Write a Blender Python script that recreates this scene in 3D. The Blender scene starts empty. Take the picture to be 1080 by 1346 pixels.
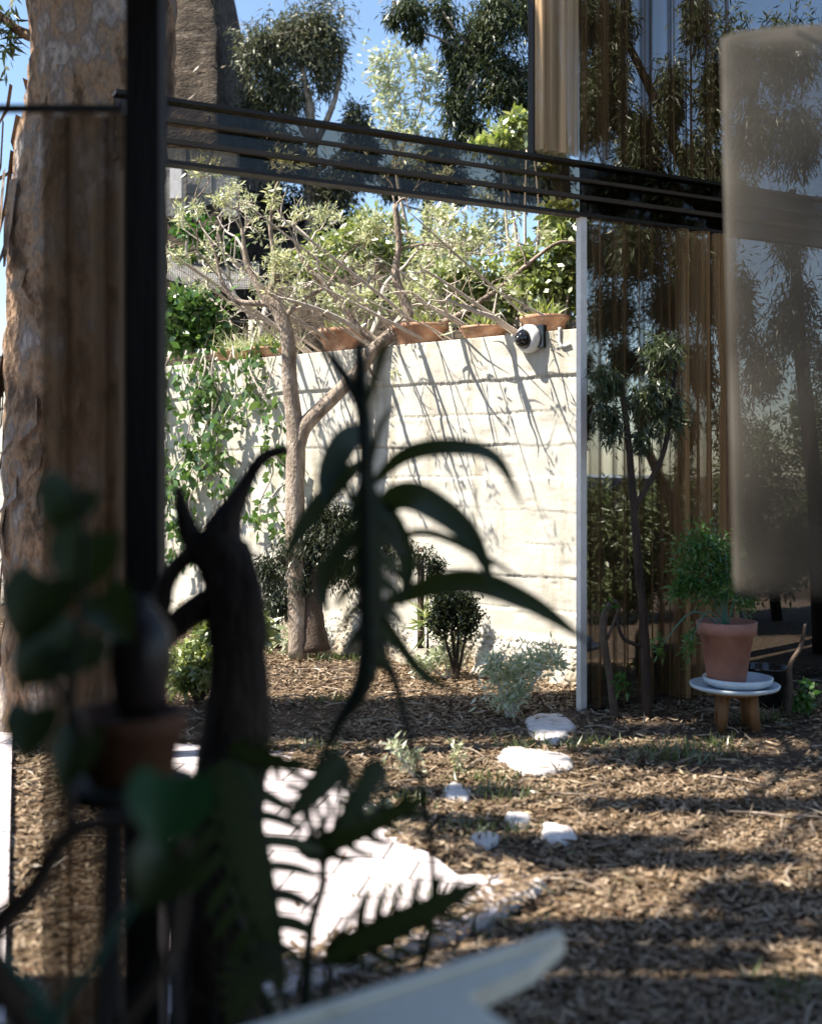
import bpy, math, random
import numpy as np
from mathutils import Vector, Matrix
R = math.radians
rng = np.random.default_rng(7)
random.seed(7)
SC = bpy.context.scene
COL = SC.collection

# ------------------------------------------------------------------ camera
F = 1500.0          # focal length in pixels of the 1080 px wide photograph
HZ = 615.0          # row of the horizon
EYE = 1.6
cd = bpy.data.cameras.new('camera')
cam = bpy.data.objects.new('camera', cd)
COL.objects.link(cam)
cam.location = (0, 0, EYE)
cam.rotation_euler = (R(90), 0, 0)
cd.sensor_fit = 'HORIZONTAL'
cd.sensor_width = 36
cd.lens = 36 * F / 1080
cd.shift_y = -(673 - HZ) / 1080
cd.clip_start = 0.05
cd.clip_end = 2000
cd.dof.use_dof = True
cd.dof.focus_distance = 8.8
cd.dof.aperture_fstop = 1.8
SC.camera = cam

# ------------------------------------------------------------------ light
S = Vector((-0.57, -0.11, 0.82)).normalized()       # towards the sun
w = bpy.data.worlds.new('World')
SC.world = w
w.use_nodes = True
nt = w.node_tree
bg = nt.nodes['Background']
sky = nt.nodes.new('ShaderNodeTexSky')
sky.sky_type = 'NISHITA'
sky.sun_disc = False
sky.sun_elevation = math.asin(S.z)
sky.sun_rotation = math.atan2(S.x, S.y) % (2 * math.pi)
sky.air_density = 1.0
sky.dust_density = 0.35
sky.ozone_density = 2.0
nt.links.new(sky.outputs[0], bg.inputs[0])
bg.inputs[1].default_value = 0.085
sl = bpy.data.lights.new('sun', 'SUN')
sun = bpy.data.objects.new('sun', sl)
COL.objects.link(sun)
sl.energy = 4.6
sl.angle = R(0.53)
sl.color = (1.0, 0.93, 0.82)
sun.rotation_euler = S.to_track_quat('Z', 'Y').to_euler()
vs = SC.view_settings
vs.view_transform = 'Standard'
vs.look = 'None'
vs.exposure = 1.62
vs.gamma = 1
vs.use_curve_mapping = False
SC.cycles.max_bounces = 8
SC.cycles.transparent_max_bounces = 16
SC.cycles.use_denoising = True

# ------------------------------------------------------------------ helpers
def P(px, py, Y):
    return np.array([(px - 540) / F * Y, Y, EYE + (HZ - py) / F * Y])
def G(px, py, z=0.0):                                # point at height z seen at that pixel
    return P(px, py, (EYE - z) * F / (py - HZ))
# facade line: from the post at the left to the white post at the right
FA = np.array([-1.358, 6.2]); FB = np.array([1.10, 7.5])
FE = (FB - FA) / np.linalg.norm(FB - FA)             # along the facade
FN = np.array([FE[1], -FE[0]])                       # out of the room, towards the camera
def fac(px):                                         # the facade's ground point under a column of the photograph
    t = (px - 540) / F
    d = FE; a = FA
    k = (t * a[1] - a[0]) / (d[0] - t * d[1])
    return a + d * k
def mir(p):                                          # where a thing stands that is seen mirrored at p
    p = np.array(p, float)
    k = float(np.dot(p[:2] - FA, FN))
    p[:2] -= 2 * k * FN
    return p
def tag(o, label=None, cat=None, group=None, kind=None):
    if label: o['label'] = label
    if cat: o['category'] = cat
    if group: o['group'] = group
    if kind: o['kind'] = kind
    return o
def empty(name, loc, label, cat, group=None):
    o = bpy.data.objects.new(name, None)
    COL.objects.link(o)
    o.location = loc
    o.empty_display_size = 0.1
    return tag(o, label, cat, group)
def link_mesh(name, me, mat, parent):
    me.materials.append(mat)
    o = bpy.data.objects.new(name, me)
    COL.objects.link(o)
    if parent is not None:
        o.parent = parent
        o.matrix_parent_inverse = Matrix.Translation(-Vector(parent.location))
    return o
def quad_mesh(name, V, Q, mat, parent=None, smooth=False):
    V = np.asarray(V, np.float32); Q = np.asarray(Q, np.int32)
    me = bpy.data.meshes.new(name)
    me.vertices.add(len(V)); me.vertices.foreach_set('co', V.ravel())
    me.loops.add(Q.size); me.loops.foreach_set('vertex_index', Q.ravel())
    me.polygons.add(len(Q))
    me.polygons.foreach_set('loop_start', np.arange(0, Q.size, Q.shape[1], dtype=np.int32))
    me.polygons.foreach_set('loop_total', np.full(len(Q), Q.shape[1], np.int32))
    if smooth: me.polygons.foreach_set('use_smooth', np.ones(len(Q), bool))
    me.update(calc_edges=True)
    me.validate()
    return link_mesh(name, me, mat, parent)
def smooth_path(pts, n=6):
    pts = np.asarray(pts, float)
    if len(pts) < 3: return pts
    p = np.vstack([2 * pts[0] - pts[1], pts, 2 * pts[-1] - pts[-2]])
    out = []
    for i in range(1, len(p) - 2):
        for t in np.linspace(0, 1, n, endpoint=False):
            a, b, c, d = p[i - 1], p[i], p[i + 1], p[i + 2]
            out.append(0.5 * (2 * b + (c - a) * t + (2 * a - 5 * b + 4 * c - d) * t * t + (3 * b - a - 3 * c + d) * t ** 3))
    out.append(pts[-1])
    return np.array(out)
class MB:
    def __init__(s): s.v = []; s.f = []; s.s = []
    def add(s, V, Fc, sm=False):
        o = len(s.v)
        s.v.extend([tuple(map(float, q)) for q in V])
        s.f.extend([tuple(int(i) + o for i in q) for q in Fc])
        s.s.extend([sm] * len(Fc))
        return s
    def box(s, c, size, rz=0.0):
        c = np.asarray(c, float); h = np.asarray(size, float) / 2
        V = np.array([[x, y, z] for z in (-1, 1) for y in (-1, 1) for x in (-1, 1)]) * h
        ca, sa = math.cos(rz), math.sin(rz)
        V = np.column_stack([V[:, 0] * ca - V[:, 1] * sa, V[:, 0] * sa + V[:, 1] * ca, V[:, 2]]) + c
        return s.add(V, [(0, 2, 3, 1), (4, 5, 7, 6), (0, 1, 5, 4), (2, 6, 7, 3), (0, 4, 6, 2), (1, 3, 7, 5)])
    def prism(s, poly, z0, z1):                      # poly counter-clockwise
        n = len(poly)
        V = [(p[0], p[1], z0) for p in poly] + [(p[0], p[1], z1) for p in poly]
        Fc = [tuple(range(n - 1, -1, -1)), tuple(range(n, 2 * n))] + [(i, (i + 1) % n, n + (i + 1) % n, n + i) for i in range(n)]
        return s.add(V, Fc)
    def tube(s, pts, rad, n=8, sm=True, rough=0.0, sub=6):
        pts = np.asarray(pts, float)
        rad = np.broadcast_to(np.asarray(rad, float), (len(pts),)) if np.ndim(rad) == 0 else np.asarray(rad, float)
        if sub > 1 and len(pts) > 2:
            q = smooth_path(np.column_stack([pts, rad]), sub); pts, rad = q[:, :3], np.abs(q[:, 3])
        d = np.gradient(pts, axis=0); d /= np.linalg.norm(d, axis=1)[:, None] + 1e-9
        u = np.cross(d[0], (0, 0, 1.0))
        if np.linalg.norm(u) < 1e-3: u = np.cross(d[0], (0, 1.0, 0))
        u /= np.linalg.norm(u)
        V = []
        an = np.linspace(0, 2 * np.pi, n, endpoint=False)
        ph = rng.uniform(0, 6.28, 4)
        for i in range(len(pts)):
            u = u - d[i] * np.dot(u, d[i]); u /= np.linalg.norm(u)
            b = np.cross(d[i], u)
            r = rad[i] * (1 + rough * (np.sin(3 * an + ph[0] + i * .21) * .5 + np.sin(5 * an + ph[1] - i * .33) * .35 + .3 * math.sin(i * .8 + ph[2])) + rough * .3 * rng.normal(size=n))
            V.append(pts[i] + (np.cos(an)[:, None] * u + np.sin(an)[:, None] * b) * r[:, None])
        V = np.vstack(V)
        Fc = [(i * n + j, i * n + (j + 1) % n, (i + 1) * n + (j + 1) % n, (i + 1) * n + j) for i in range(len(pts) - 1) for j in range(n)]
        Fc += [tuple(range(n - 1, -1, -1)), tuple((len(pts) - 1) * n + j for j in range(n))]
        return s.add(V, Fc, sm)
    def lathe(s, c, prof, n=36, sm=True, closed=False):
        c = np.asarray(c, float)
        an = np.linspace(0, 2 * np.pi, n, endpoint=False)
        V = []
        for r, z in prof:
            V.append(np.column_stack([np.cos(an) * r, np.sin(an) * r, np.full(n, z)]) + c)
        m = len(prof)
        Fc = [(i * n + j, i * n + (j + 1) % n, (i + 1) * n + (j + 1) % n, (i + 1) * n + j) for i in range(m - 1) for j in range(n)]
        if prof[0][0] > 1e-4 and not closed: Fc.append(tuple(range(n - 1, -1, -1)))
        if prof[-1][0] > 1e-4 and not closed: Fc.append(tuple((m - 1) * n + j for j in range(n)))
        return s.add(np.vstack(V), Fc, sm)
    def build(s, name, mat, parent=None):
        me = bpy.data.meshes.new(name)
        me.from_pydata(s.v, [], s.f)
        me.polygons.foreach_set('use_smooth', np.array(s.s, bool))
        me.update()
        return link_mesh(name, me, mat, parent)

# ------------------------------------------------------------------ materials
def new_mat(name):
    m = bpy.data.materials.new(name); m.use_nodes = True
    n = m.node_tree; n.nodes.clear()
    out = n.nodes.new('ShaderNodeOutputMaterial')
    return m, n, out
def N(n, t, **kw):
    q = n.nodes.new(t)
    for k, v in kw.items():
        if hasattr(q, k) and k not in q.inputs.keys(): setattr(q, k, v)
        else: q.inputs[k].default_value = v
    return q
def ramp(n, src, stops):
    r = n.nodes.new('ShaderNodeValToRGB')
    e = r.color_ramp.elements
    while len(e) > 1: e.remove(e[-1])
    e[0].position = stops[0][0]; e[0].color = (*stops[0][1], 1)
    for p, c in stops[1:]:
        q = e.new(p); q.color = (*c, 1)
    n.links.new(src, r.inputs[0])
    return r.outputs[0]
def surface(name, stops, scale=6.0, rough=0.8, bump=0.3, stretch=(1, 1, 1), detail=8, coat=0.0, spec=0.3, dist=0.02, metallic=0.0):
    m, n, out = new_mat(name)
    b = N(n, 'ShaderNodeBsdfPrincipled', Roughness=rough, Metallic=metallic)
    b.inputs['Specular IOR Level'].default_value = spec
    b.inputs['Coat Weight'].default_value = coat
    tc = N(n, 'ShaderNodeTexCoord')
    mp = N(n, 'ShaderNodeMapping'); mp.inputs['Scale'].default_value = stretch
    n.links.new(tc.outputs['Object'], mp.inputs[0])
    nz = N(n, 'ShaderNodeTexNoise', Scale=scale, Detail=detail, Roughness=.62)
    n.links.new(mp.outputs[0], nz.inputs['Vector'])
    col_ = ramp(n, nz.outputs[0], stops)
    if name == 'concrete':
        mp2 = N(n, 'ShaderNodeMapping'); mp2.inputs['Scale'].default_value = (5, 5, .7)
        n.links.new(tc.outputs['Object'], mp2.inputs[0])
        nz2 = N(n, 'ShaderNodeTexNoise', Scale=1.0, Detail=9, Roughness=.65); n.links.new(mp2.outputs[0], nz2.inputs['Vector'])
        mul = N(n, 'ShaderNodeMixRGB', blend_type='MULTIPLY'); mul.inputs[0].default_value = 1
        n.links.new(col_, mul.inputs[1]); n.links.new(ramp(n, nz2.outputs[0], [(.30, (.62, .58, .50)), (.48, (.95, .94, .92)), (.7, (1, 1, 1))]), mul.inputs[2])
        sx_ = N(n, 'ShaderNodeSeparateXYZ'); n.links.new(tc.outputs['Object'], sx_.inputs[0])
        ad = N(n, 'ShaderNodeMath', operation='MULTIPLY_ADD'); ad.inputs[1].default_value = .9; n.links.new(nz2.outputs[0], ad.inputs[2]); n.links.new(sx_.outputs[2], ad.inputs[0])
        mu2 = N(n, 'ShaderNodeMixRGB', blend_type='MULTIPLY'); mu2.inputs[0].default_value = 1
        n.links.new(mul.outputs[0], mu2.inputs[1]); n.links.new(ramp(n, ad.outputs[0], [(.42, (.55, .45, .34)), (.75, (1, 1, 1))]), mu2.inputs[2])
        col_ = mu2.outputs[0]
    n.links.new(col_, b.inputs['Base Color'])
    n2 = N(n, 'ShaderNodeTexNoise', Scale=scale * 4, Detail=6)
    n.links.new(mp.outputs[0], n2.inputs['Vector'])
    bp = N(n, 'ShaderNodeBump', Strength=bump, Distance=dist)
    n.links.new(n2.outputs[0], bp.inputs['Height'])
    n.links.new(bp.outputs[0], b.inputs['Normal'])
    n.links.new(b.outputs[0], out.inputs[0])
    return m
def leafmat(name, cols, transl=0.35, gloss=0.08, rough=0.4):
    m, n, out = new_mat(name)
    g = N(n, 'ShaderNodeNewGeometry')
    k = len(cols)
    c = ramp(n, g.outputs['Random Per Island'], [(i / max(k - 1, 1), q) for i, q in enumerate(cols)])
    d = N(n, 'ShaderNodeBsdfDiffuse'); t = N(n, 'ShaderNodeBsdfTranslucent'); gl = N(n, 'ShaderNodeBsdfGlossy', Roughness=rough)
    gl.inputs[0].default_value = (.9, .9, .85, 1)
    n.links.new(c, d.inputs[0])
    hs = N(n, 'ShaderNodeHueSaturation', Hue=.485, Saturation=1.15, Value=1.3)
    n.links.new(c, hs.inputs['Color']); n.links.new(hs.outputs[0], t.inputs[0])
    m1 = N(n, 'ShaderNodeMixShader'); m1.inputs[0].default_value = transl
    n.links.new(d.outputs[0], m1.inputs[1]); n.links.new(t.outputs[0], m1.inputs[2])
    m2 = N(n, 'ShaderNodeMixShader'); m2.inputs[0].default_value = gloss
    n.links.new(m1.outputs[0], m2.inputs[1]); n.links.new(gl.outputs[0], m2.inputs[2])
    n.links.new(m2.outputs[0], out.inputs[0])
    return m
def sheer(name, col, clear, transl=.3, stretch=(30, 30, .4)):
    m, n, out = new_mat(name)
    tc = N(n, 'ShaderNodeTexCoord'); mp = N(n, 'ShaderNodeMapping'); mp.inputs['Scale'].default_value = stretch
    n.links.new(tc.outputs['Object'], mp.inputs[0])
    nz = N(n, 'ShaderNodeTexNoise', Scale=1.0, Detail=4)
    n.links.new(mp.outputs[0], nz.inputs['Vector'])
    c = ramp(n, nz.outputs[0], [(.32, tuple(x * .5 for x in col)), (.68, tuple(x * 1.5 for x in col))])  # curtains: light and dark of the pleats put into the colour as bands
    d = N(n, 'ShaderNodeBsdfDiffuse'); t = N(n, 'ShaderNodeBsdfTranslucent')
    n.links.new(c, d.inputs[0]); n.links.new(c, t.inputs[0])
    m1 = N(n, 'ShaderNodeMixShader'); m1.inputs[0].default_value = transl
    n.links.new(d.outputs[0], m1.inputs[1]); n.links.new(t.outputs[0], m1.inputs[2])
    if clear > 0:
        tr = N(n, 'ShaderNodeBsdfTransparent')
        m2 = N(n, 'ShaderNodeMixShader')
        lw = N(n, 'ShaderNodeLayerWeight', Blend=.5)
        mr = N(n, 'ShaderNodeMapRange'); mr.inputs[1].default_value = .05; mr.inputs[2].default_value = .75; mr.inputs[3].default_value = clear; mr.inputs[4].default_value = .02
        n.links.new(lw.outputs['Facing'], mr.inputs[0]); n.links.new(mr.outputs[0], m2.inputs[0])
        n.links.new(m1.outputs[0], m2.inputs[1]); n.links.new(tr.outputs[0], m2.inputs[2])
        m1 = m2
    n.links.new(m1.outputs[0], out.inputs[0])
    return m
M = {}
M['mulch'] = surface('mulch', [(.25, (.025, .017, .011)), (.45, (.065, .044, .029)), (.6, (.11, .078, .052)), (.8, (.19, .14, .095))], 22, .95, .9, detail=12, dist=.03)
M['chips'] = leafmat('chips', [(.052, .033, .020), (.150, .102, .062), (.25, .18, .113), (.10, .067, .042), (.37, .29, .205), (.18, .125, .079), (.07, .043, .027)], 0.0, .03)
M['grass'] = leafmat('grass', [(.05, .09, .02), (.09, .13, .03), (.12, .14, .05)], .3)
M['bark'] = surface('bark', [(.30, (.035, .021, .013)), (.43, (.12, .072, .042)), (.50, (.30, .19, .115)), (.56, (.17, .13, .105)), (.66, (.42, .35, .30)), (.8, (.24, .15, .09))], 2.8, .9, 1.0, (1.7, 1.7, .95), detail=14, dist=.08)
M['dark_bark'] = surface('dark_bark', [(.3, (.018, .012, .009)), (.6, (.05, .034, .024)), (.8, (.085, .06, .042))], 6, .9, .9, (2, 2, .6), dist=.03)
M['grey_bark'] = surface('grey_bark', [(.3, (.14, .105, .08)), (.55, (.34, .27, .21)), (.8, (.54, .47, .40))], 14, .9, .8, (1, 1, .5), dist=.02)
M['pale_twig'] = surface('pale_twig', [(.3, (.42, .35, .29)), (.7, (.62, .55, .48))], 20, .85, .4)
M['post_wood'] = surface('post_wood', [(.3, (.012, .010, .009)), (.7, (.030, .024, .020))], 5, .7, .4, (6, 6, .4))
M['beam_wood'] = surface('beam_wood', [(.3, (.008, .006, .005)), (.7, (.018, .013, .009))], 4, .55, .1, (.6, .6, 6), coat=.06, spec=.25)
M['rail'] = surface('rail', [(.3, (.03, .021, .014)), (.7, (.05, .036, .023))], 5, .6, .1)
M['white_paint'] = surface('white_paint', [(.3, (.62, .57, .52)), (.7, (.76, .72, .67))], 9, .5, .12)
M['concrete'] = surface('concrete', [(.22, (.30, .28, .235)), (.42, (.50, .475, .415)), (.6, (.58, .555, .49)), (.85, (.65, .63, .57))], 3.2, .92, .28, (1, 1, 2.2), detail=12, dist=.008)
M['grey_block'] = surface('grey_block', [(.3, (.16, .155, .14)), (.7, (.30, .29, .27))], 5, .9, .4)
M['litter'] = surface('litter', [(.3, (.016, .012, .008)), (.5, (.06, .043, .028)), (.64, (.13, .10, .07)), (.74, (.28, .25, .21))], 5.0, .95, 1.0, (1, 1, 2.2), detail=14, dist=.15)
M['terracotta'] = surface('terracotta', [(.25, (.34, .18, .11)), (.5, (.48, .27, .175)), (.64, (.55, .36, .25)), (.76, (.64, .53, .44))], 13, .88, .35)
M['dark_clay'] = surface('dark_clay', [(.3, (.085, .034, .016)), (.7, (.13, .056, .029))], 9, .8, .25)
M['pink_clay'] = surface('pink_clay', [(.3, (.22, .10, .07)), (.7, (.32, .16, .12))], 8, .85, .25)
M['soil'] = surface('soil', [(.3, (.02, .014, .01)), (.7, (.05, .035, .025))], 30, .95, .8)
M['enamel'] = surface('enamel', [(.3, (.42, .50, .56)), (.7, (.55, .62, .67))], 7, .35, .05)
M['stool_wood'] = surface('stool_wood', [(.3, (.13, .06, .025)), (.7, (.26, .13, .055))], 8, .6, .2, (5, 5, .5))
M['plastic'] = surface('plastic', [(.3, (.76, .76, .75)), (.7, (.82, .82, .81))], 4, .35, .02)
M['black_plastic'] = surface('black_plastic', [(.3, (.008, .008, .009)), (.7, (.016, .016, .018))], 4, .12, .02, spec=.6)
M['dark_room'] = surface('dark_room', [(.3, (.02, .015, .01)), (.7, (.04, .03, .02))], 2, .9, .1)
M['added_porch_paint'] = surface('added_porch_paint', [(.3, (.03, .024, .018)), (.7, (.05, .04, .03))], 2, .9, .1)
M['table_white'] = surface('table_white', [(.25, (.66, .59, .46)), (.42, (.80, .74, .61)), (.7, (.86, .80, .67))], 9, .45, .15)
M['net'] = surface('net', [(.3, (.16, .15, .14)), (.7, (.34, .33, .31))], 8, .8, .1)
M['fleck'] = surface('fleck', [(.25, (.20, .17, .14)), (.45, (.55, .50, .47)), (.7, (.70, .66, .63))], 11, .85, .6)
M['vase'] = surface('vase', [(.3, (.012, .009, .009)), (.7, (.05, .035, .034))], 5, .35, .2)
M['stem_teal'] = surface('stem_teal', [(.3, (.03, .10, .07)), (.7, (.06, .16, .115))], 5, .5, .1)
M['stem_brown'] = surface('stem_brown', [(.3, (.05, .032, .022)), (.7, (.11, .08, .06))], 14, .8, .5)
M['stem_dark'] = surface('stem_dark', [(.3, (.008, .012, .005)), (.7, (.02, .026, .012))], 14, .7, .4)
M['curtain_sheer'] = sheer('curtain_sheer', (.125, .08, .045), .22, .3)
M['curtain'] = sheer('curtain', (.38, .225, .105), .5, .3)
M['curtain_dark'] = sheer('curtain_dark', (.15, .09, .042), .88, .3)
M['curtain_upper'] = sheer('curtain_upper', (.52, .36, .21), .22, .3)
M['paper'] = sheer('paper', (.115, .105, .090), .60, .35, (3, 3, 3))
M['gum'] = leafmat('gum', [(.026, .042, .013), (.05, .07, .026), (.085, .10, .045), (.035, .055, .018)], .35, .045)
M['gum_lit'] = leafmat('gum_lit', [(.05, .065, .025), (.09, .105, .045), (.14, .15, .075), (.06, .08, .03)], .35, .05)  # gum leaves with brightness put into the colour, so the mirrored trees show
M['olive'] = leafmat('olive', [(.07, .10, .035), (.12, .15, .06), (.17, .20, .10), (.09, .12, .04)], .35, .05)
M['gum_grey'] = leafmat('gum_grey', [(.06, .07, .035), (.10, .11, .06), (.15, .155, .095), (.05, .06, .03)], .3, .04)
M['bush_dark'] = leafmat('bush_dark', [(.012, .022, .008), (.025, .038, .013), (.04, .05, .02)], .2, .06)
M['bright'] = leafmat('bright', [(.14, .21, .05), (.24, .31, .09), (.36, .40, .16), (.09, .15, .04)], .45, .14)
M['pale'] = leafmat('pale', [(.36, .40, .18), (.48, .50, .27), (.52, .53, .36), (.22, .28, .10)], .45, .12)
M['silver'] = leafmat('silver', [(.42, .46, .30), (.55, .58, .44), (.33, .40, .19), (.66, .67, .56)], .3, .10)
M['vine'] = leafmat('vine', [(.045, .11, .025), (.08, .16, .045), (.15, .24, .07)], .35, .07, .3)
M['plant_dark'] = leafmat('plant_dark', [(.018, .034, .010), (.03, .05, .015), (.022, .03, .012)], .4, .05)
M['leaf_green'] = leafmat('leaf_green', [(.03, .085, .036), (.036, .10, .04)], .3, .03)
M['fern'] = leafmat('fern', [(.03, .10, .016), (.05, .14, .025), (.08, .17, .035)], .35, .05)
M['flower'] = leafmat('flower', [(.5, .06, .05), (.45, .12, .10)], .3)
# patio tiles
m, n, out = new_mat('tiles')
b = N(n, 'ShaderNodeBsdfPrincipled', Roughness=.6)
tc = N(n, 'ShaderNodeTexCoord'); mp = N(n, 'ShaderNodeMapping'); mp.inputs['Rotation'].default_value = (0, 0, R(12))
n.links.new(tc.outputs['Object'], mp.inputs[0])
br = N(n, 'ShaderNodeTexBrick', Scale=1.0)
br.offset = 0.5
for k, v in (('Color1', (.62, .545, .545, 1)), ('Color2', (.54, .48, .48, 1)), ('Mortar', (.07, .055, .05, 1)), ('Mortar Size', .006), ('Brick Width', .30), ('Row Height', .20), ('Mortar Smooth', .3)):
    br.inputs[k].default_value = v
n.links.new(mp.outputs[0], br.inputs['Vector'])
n.links.new(br.outputs[0], b.inputs['Base Color'])
bp = N(n, 'ShaderNodeBump', Strength=.4, Distance=.004); bp.invert = True
n.links.new(br.outputs['Fac'], bp.inputs['Height']); n.links.new(bp.outputs[0], b.inputs['Normal'])
n.links.new(b.outputs[0], out.inputs[0]); M['tiles'] = m
# window glass: looks through and mirrors the garden
m, n, out = new_mat('window_glass')
tr = N(n, 'ShaderNodeBsdfTransparent'); gl = N(n, 'ShaderNodeBsdfGlossy', Roughness=0.0)
tr.inputs[0].default_value = (.92, .93, .90, 1)
fr = N(n, 'ShaderNodeFresnel', IOR=1.5)
mm = N(n, 'ShaderNodeMath', operation='MULTIPLY_ADD'); mm.inputs[1].default_value = 1.6; mm.inputs[2].default_value = .32
n.links.new(fr.outputs[0], mm.inputs[0])
mx = N(n, 'ShaderNodeMixShader')
n.links.new(mm.outputs[0], mx.inputs[0]); n.links.new(tr.outputs[0], mx.inputs[1]); n.links.new(gl.outputs[0], mx.inputs[2])
n.links.new(mx.outputs[0], out.inputs[0]); M['glass'] = m
m, n, out = new_mat('smoked_glass')
tr = N(n, 'ShaderNodeBsdfTransparent'); gl = N(n, 'ShaderNodeBsdfGlossy', Roughness=0.03); tr.inputs[0].default_value = (.52, .49, .43, 1)
mx = N(n, 'ShaderNodeMixShader'); mx.inputs[0].default_value = .025
n.links.new(tr.outputs[0], mx.inputs[1]); n.links.new(gl.outputs[0], mx.inputs[2]); n.links.new(mx.outputs[0], out.inputs[0]); M['smoked_glass'] = m

# ------------------------------------------------------------------ leaves
def rot_frames(d, n):
    d = d / (np.linalg.norm(d, axis=1)[:, None] + 1e-9)
    r = rng.normal(size=(n, 3))
    s = np.cross(d, r); s /= np.linalg.norm(s, axis=1)[:, None] + 1e-9
    return d, s, np.cross(d, s)
def leaves(c, d, L, Wd, bend=.15):
    """pointed folded leaves: two quads each, from c along d"""
    n = len(c)
    d, s, u = rot_frames(d, n)
    L = np.broadcast_to(L, (n,))[:, None]; Wd = np.broadcast_to(Wd, (n,))[:, None]
    mid = c + d * L * .45
    tip = c + d * L + u * L * bend
    a = mid + s * Wd * .5 + u * Wd * .2
    e = mid - s * Wd * .5 + u * Wd * .2
    V = np.stack([c, a, tip, e], 1).reshape(-1, 3)
    Q = np.arange(4 * n).reshape(-1, 4)
    return V, Q
def clump_pts(c, r, n, hollow=.35):
    q = rng.normal(size=(n, 3)); q /= np.linalg.norm(q, axis=1)[:, None]
    return np.asarray(c) + q * np.asarray(r) * (hollow + (1 - hollow) * rng.random(n) ** .6)[:, None]
def foliage(clumps, L, Wd, droop=0.0, spread=1.0, subs=9, tight=.33):
    """clumps: (centre, radii, n). Leaves gather on small twigs inside each clump, so gaps stay open."""
    Vs, Qs, o = [], [], 0
    for c, r, n in clumps:
        c = np.asarray(c, float); r = np.broadcast_to(np.asarray(r, float), (3,))
        k = max(3, int(subs))
        cc = clump_pts(c, r * .8, k, .2)
        idx = rng.integers(0, k, n)
        pos = cc[idx] + rng.normal(size=(n, 3)) * r * tight * rng.uniform(.5, 1.2, (k, 1))[idx]
        d = (pos - c) / r * .5 * spread + rng.normal(size=(n, 3)) * .8
        d[:, 2] -= droop
        V, Q = leaves(pos, d, L * rng.uniform(.6, 1.25, n), Wd * rng.uniform(.7, 1.2, n))
        Vs.append(V); Qs.append(Q + o); o += len(V)
    return np.vstack(Vs), np.vstack(Qs)
def pc(px, py, Y, rx, ry, n, dy=.6):                   # a clump given by where it is seen
    return (P(px, py, Y), (rx / F * Y, rx / F * Y * dy, ry / F * Y), n)
def plant(name, label, cat, base, stems, clumps, leafm, L, Wd, stemm='grey_bark', droop=0.0, group=None, subs=9, mirror=False, stem_name='trunk', crown_name='crown', tight=.33, nside=8, rough=.08):
    if mirror:
        base = mir(base)
        stems = [([mir(p) for p in pts], r) for pts, r in stems]
        clumps = [(mir(c), r, n) for c, r, n in clumps]
    root = empty(name, base, label, cat, group)
    if stems:
        mb = MB()
        for pts, r in stems: mb.tube(pts, r, nside, rough=rough)
        if leafm in ('gum', 'gum_grey') and cat == 'tree':
            al = np.vstack([smooth_path(p_, 5) for p_, _ in stems])
            for c_, rr, _n in clumps:
                c_ = np.asarray(c_, float); dd = np.linalg.norm(al - c_ + (0, 0, .25), axis=1); q_ = al[np.argmin(dd)]
                if dd.min() > .15: mb.tube([q_, (q_ + c_) / 2 + rng.normal(size=3) * .08, c_, c_ + rng.normal(size=3) * np.asarray(rr) * .6], [.018, .014, .010, .004], 5, sub=3)
        mb.build(stem_name, M[stemm], root)
    if clumps:
        if leafm in ('gum', 'gum_grey', 'bush_dark', 'gum_lit'):
            clumps = [(c, r, int(n * 2.3)) for c, r, n in clumps]; L *= .58; Wd *= .62; subs = int(subs * 1.9); tight *= 1.0
        V, Q = foliage(clumps, L, Wd, droop, subs=subs, tight=tight)
        quad_mesh(crown_name, V, Q, M[leafm], root)
    return root

# ------------------------------------------------------------------ ground, terrain
gv = 200
mb = MB(); mb.add([(-gv, -60, 0), (gv, -60, 0), (gv, 260, 0), (-gv, 260, 0)], [(0, 1, 2, 3)])
tag(mb.build('ground', M['mulch']), kind='structure')
# wood chips lying on it
nch = 190000
yy = 2.6 + 9.5 * rng.random(nch) ** 1.25
xx = (rng.random(nch) * 2 - 1) * (.40 * yy + .25)
pat = np.sin(xx * 1.9 + 1.3 * np.sin(yy * 1.1)) + np.sin(yy * 2.3 + xx * .7 + 1) + .8 * np.sin(xx * 4.1 - yy * 3.3)
keep = rng.random(nch) < np.clip(.78 + .42 * pat, .22, 1)
xx, yy = xx[keep], yy[keep]; nch = len(xx)
c = np.column_stack([xx, yy, rng.uniform(.004, .022, nch)])
d = np.column_stack([rng.normal(size=nch), rng.normal(size=nch), rng.normal(size=nch) * .22])
d /= np.linalg.norm(d, axis=1)[:, None]
sd = np.cross(d, np.array([0, 0, 1.0])) + np.column_stack([np.zeros((nch, 2)), rng.normal(size=nch) * .35])
sd /= np.linalg.norm(sd, axis=1)[:, None]
Lc = rng.gamma(2.2, .0068, nch)[:, None] + .005; Wc = rng.uniform(.003, .0092, nch)[:, None]
V = np.stack([c - d * Lc - sd * Wc * .6, c + d * Lc * .9 - sd * Wc, c + d * Lc + sd * Wc * .7, c - d * Lc * .9 + sd * Wc], 1).reshape(-1, 3)
V[:, 2] = np.maximum(V[:, 2], .002)
kp = rng.integers(0, nch, 2400)
ex_ = V.reshape(-1, 4, 3)[kp].copy()
edge = [(302, 1312), (400, 1287), (480, 1258), (560, 1232), (640, 1206), (690, 1172), (655, 1150), (566, 1122), (527, 1108), (545, 1085), (500, 1062), (470, 1040), (445, 1020), (392, 1010), (385, 988), (300, 984), (225, 976)]
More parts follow.
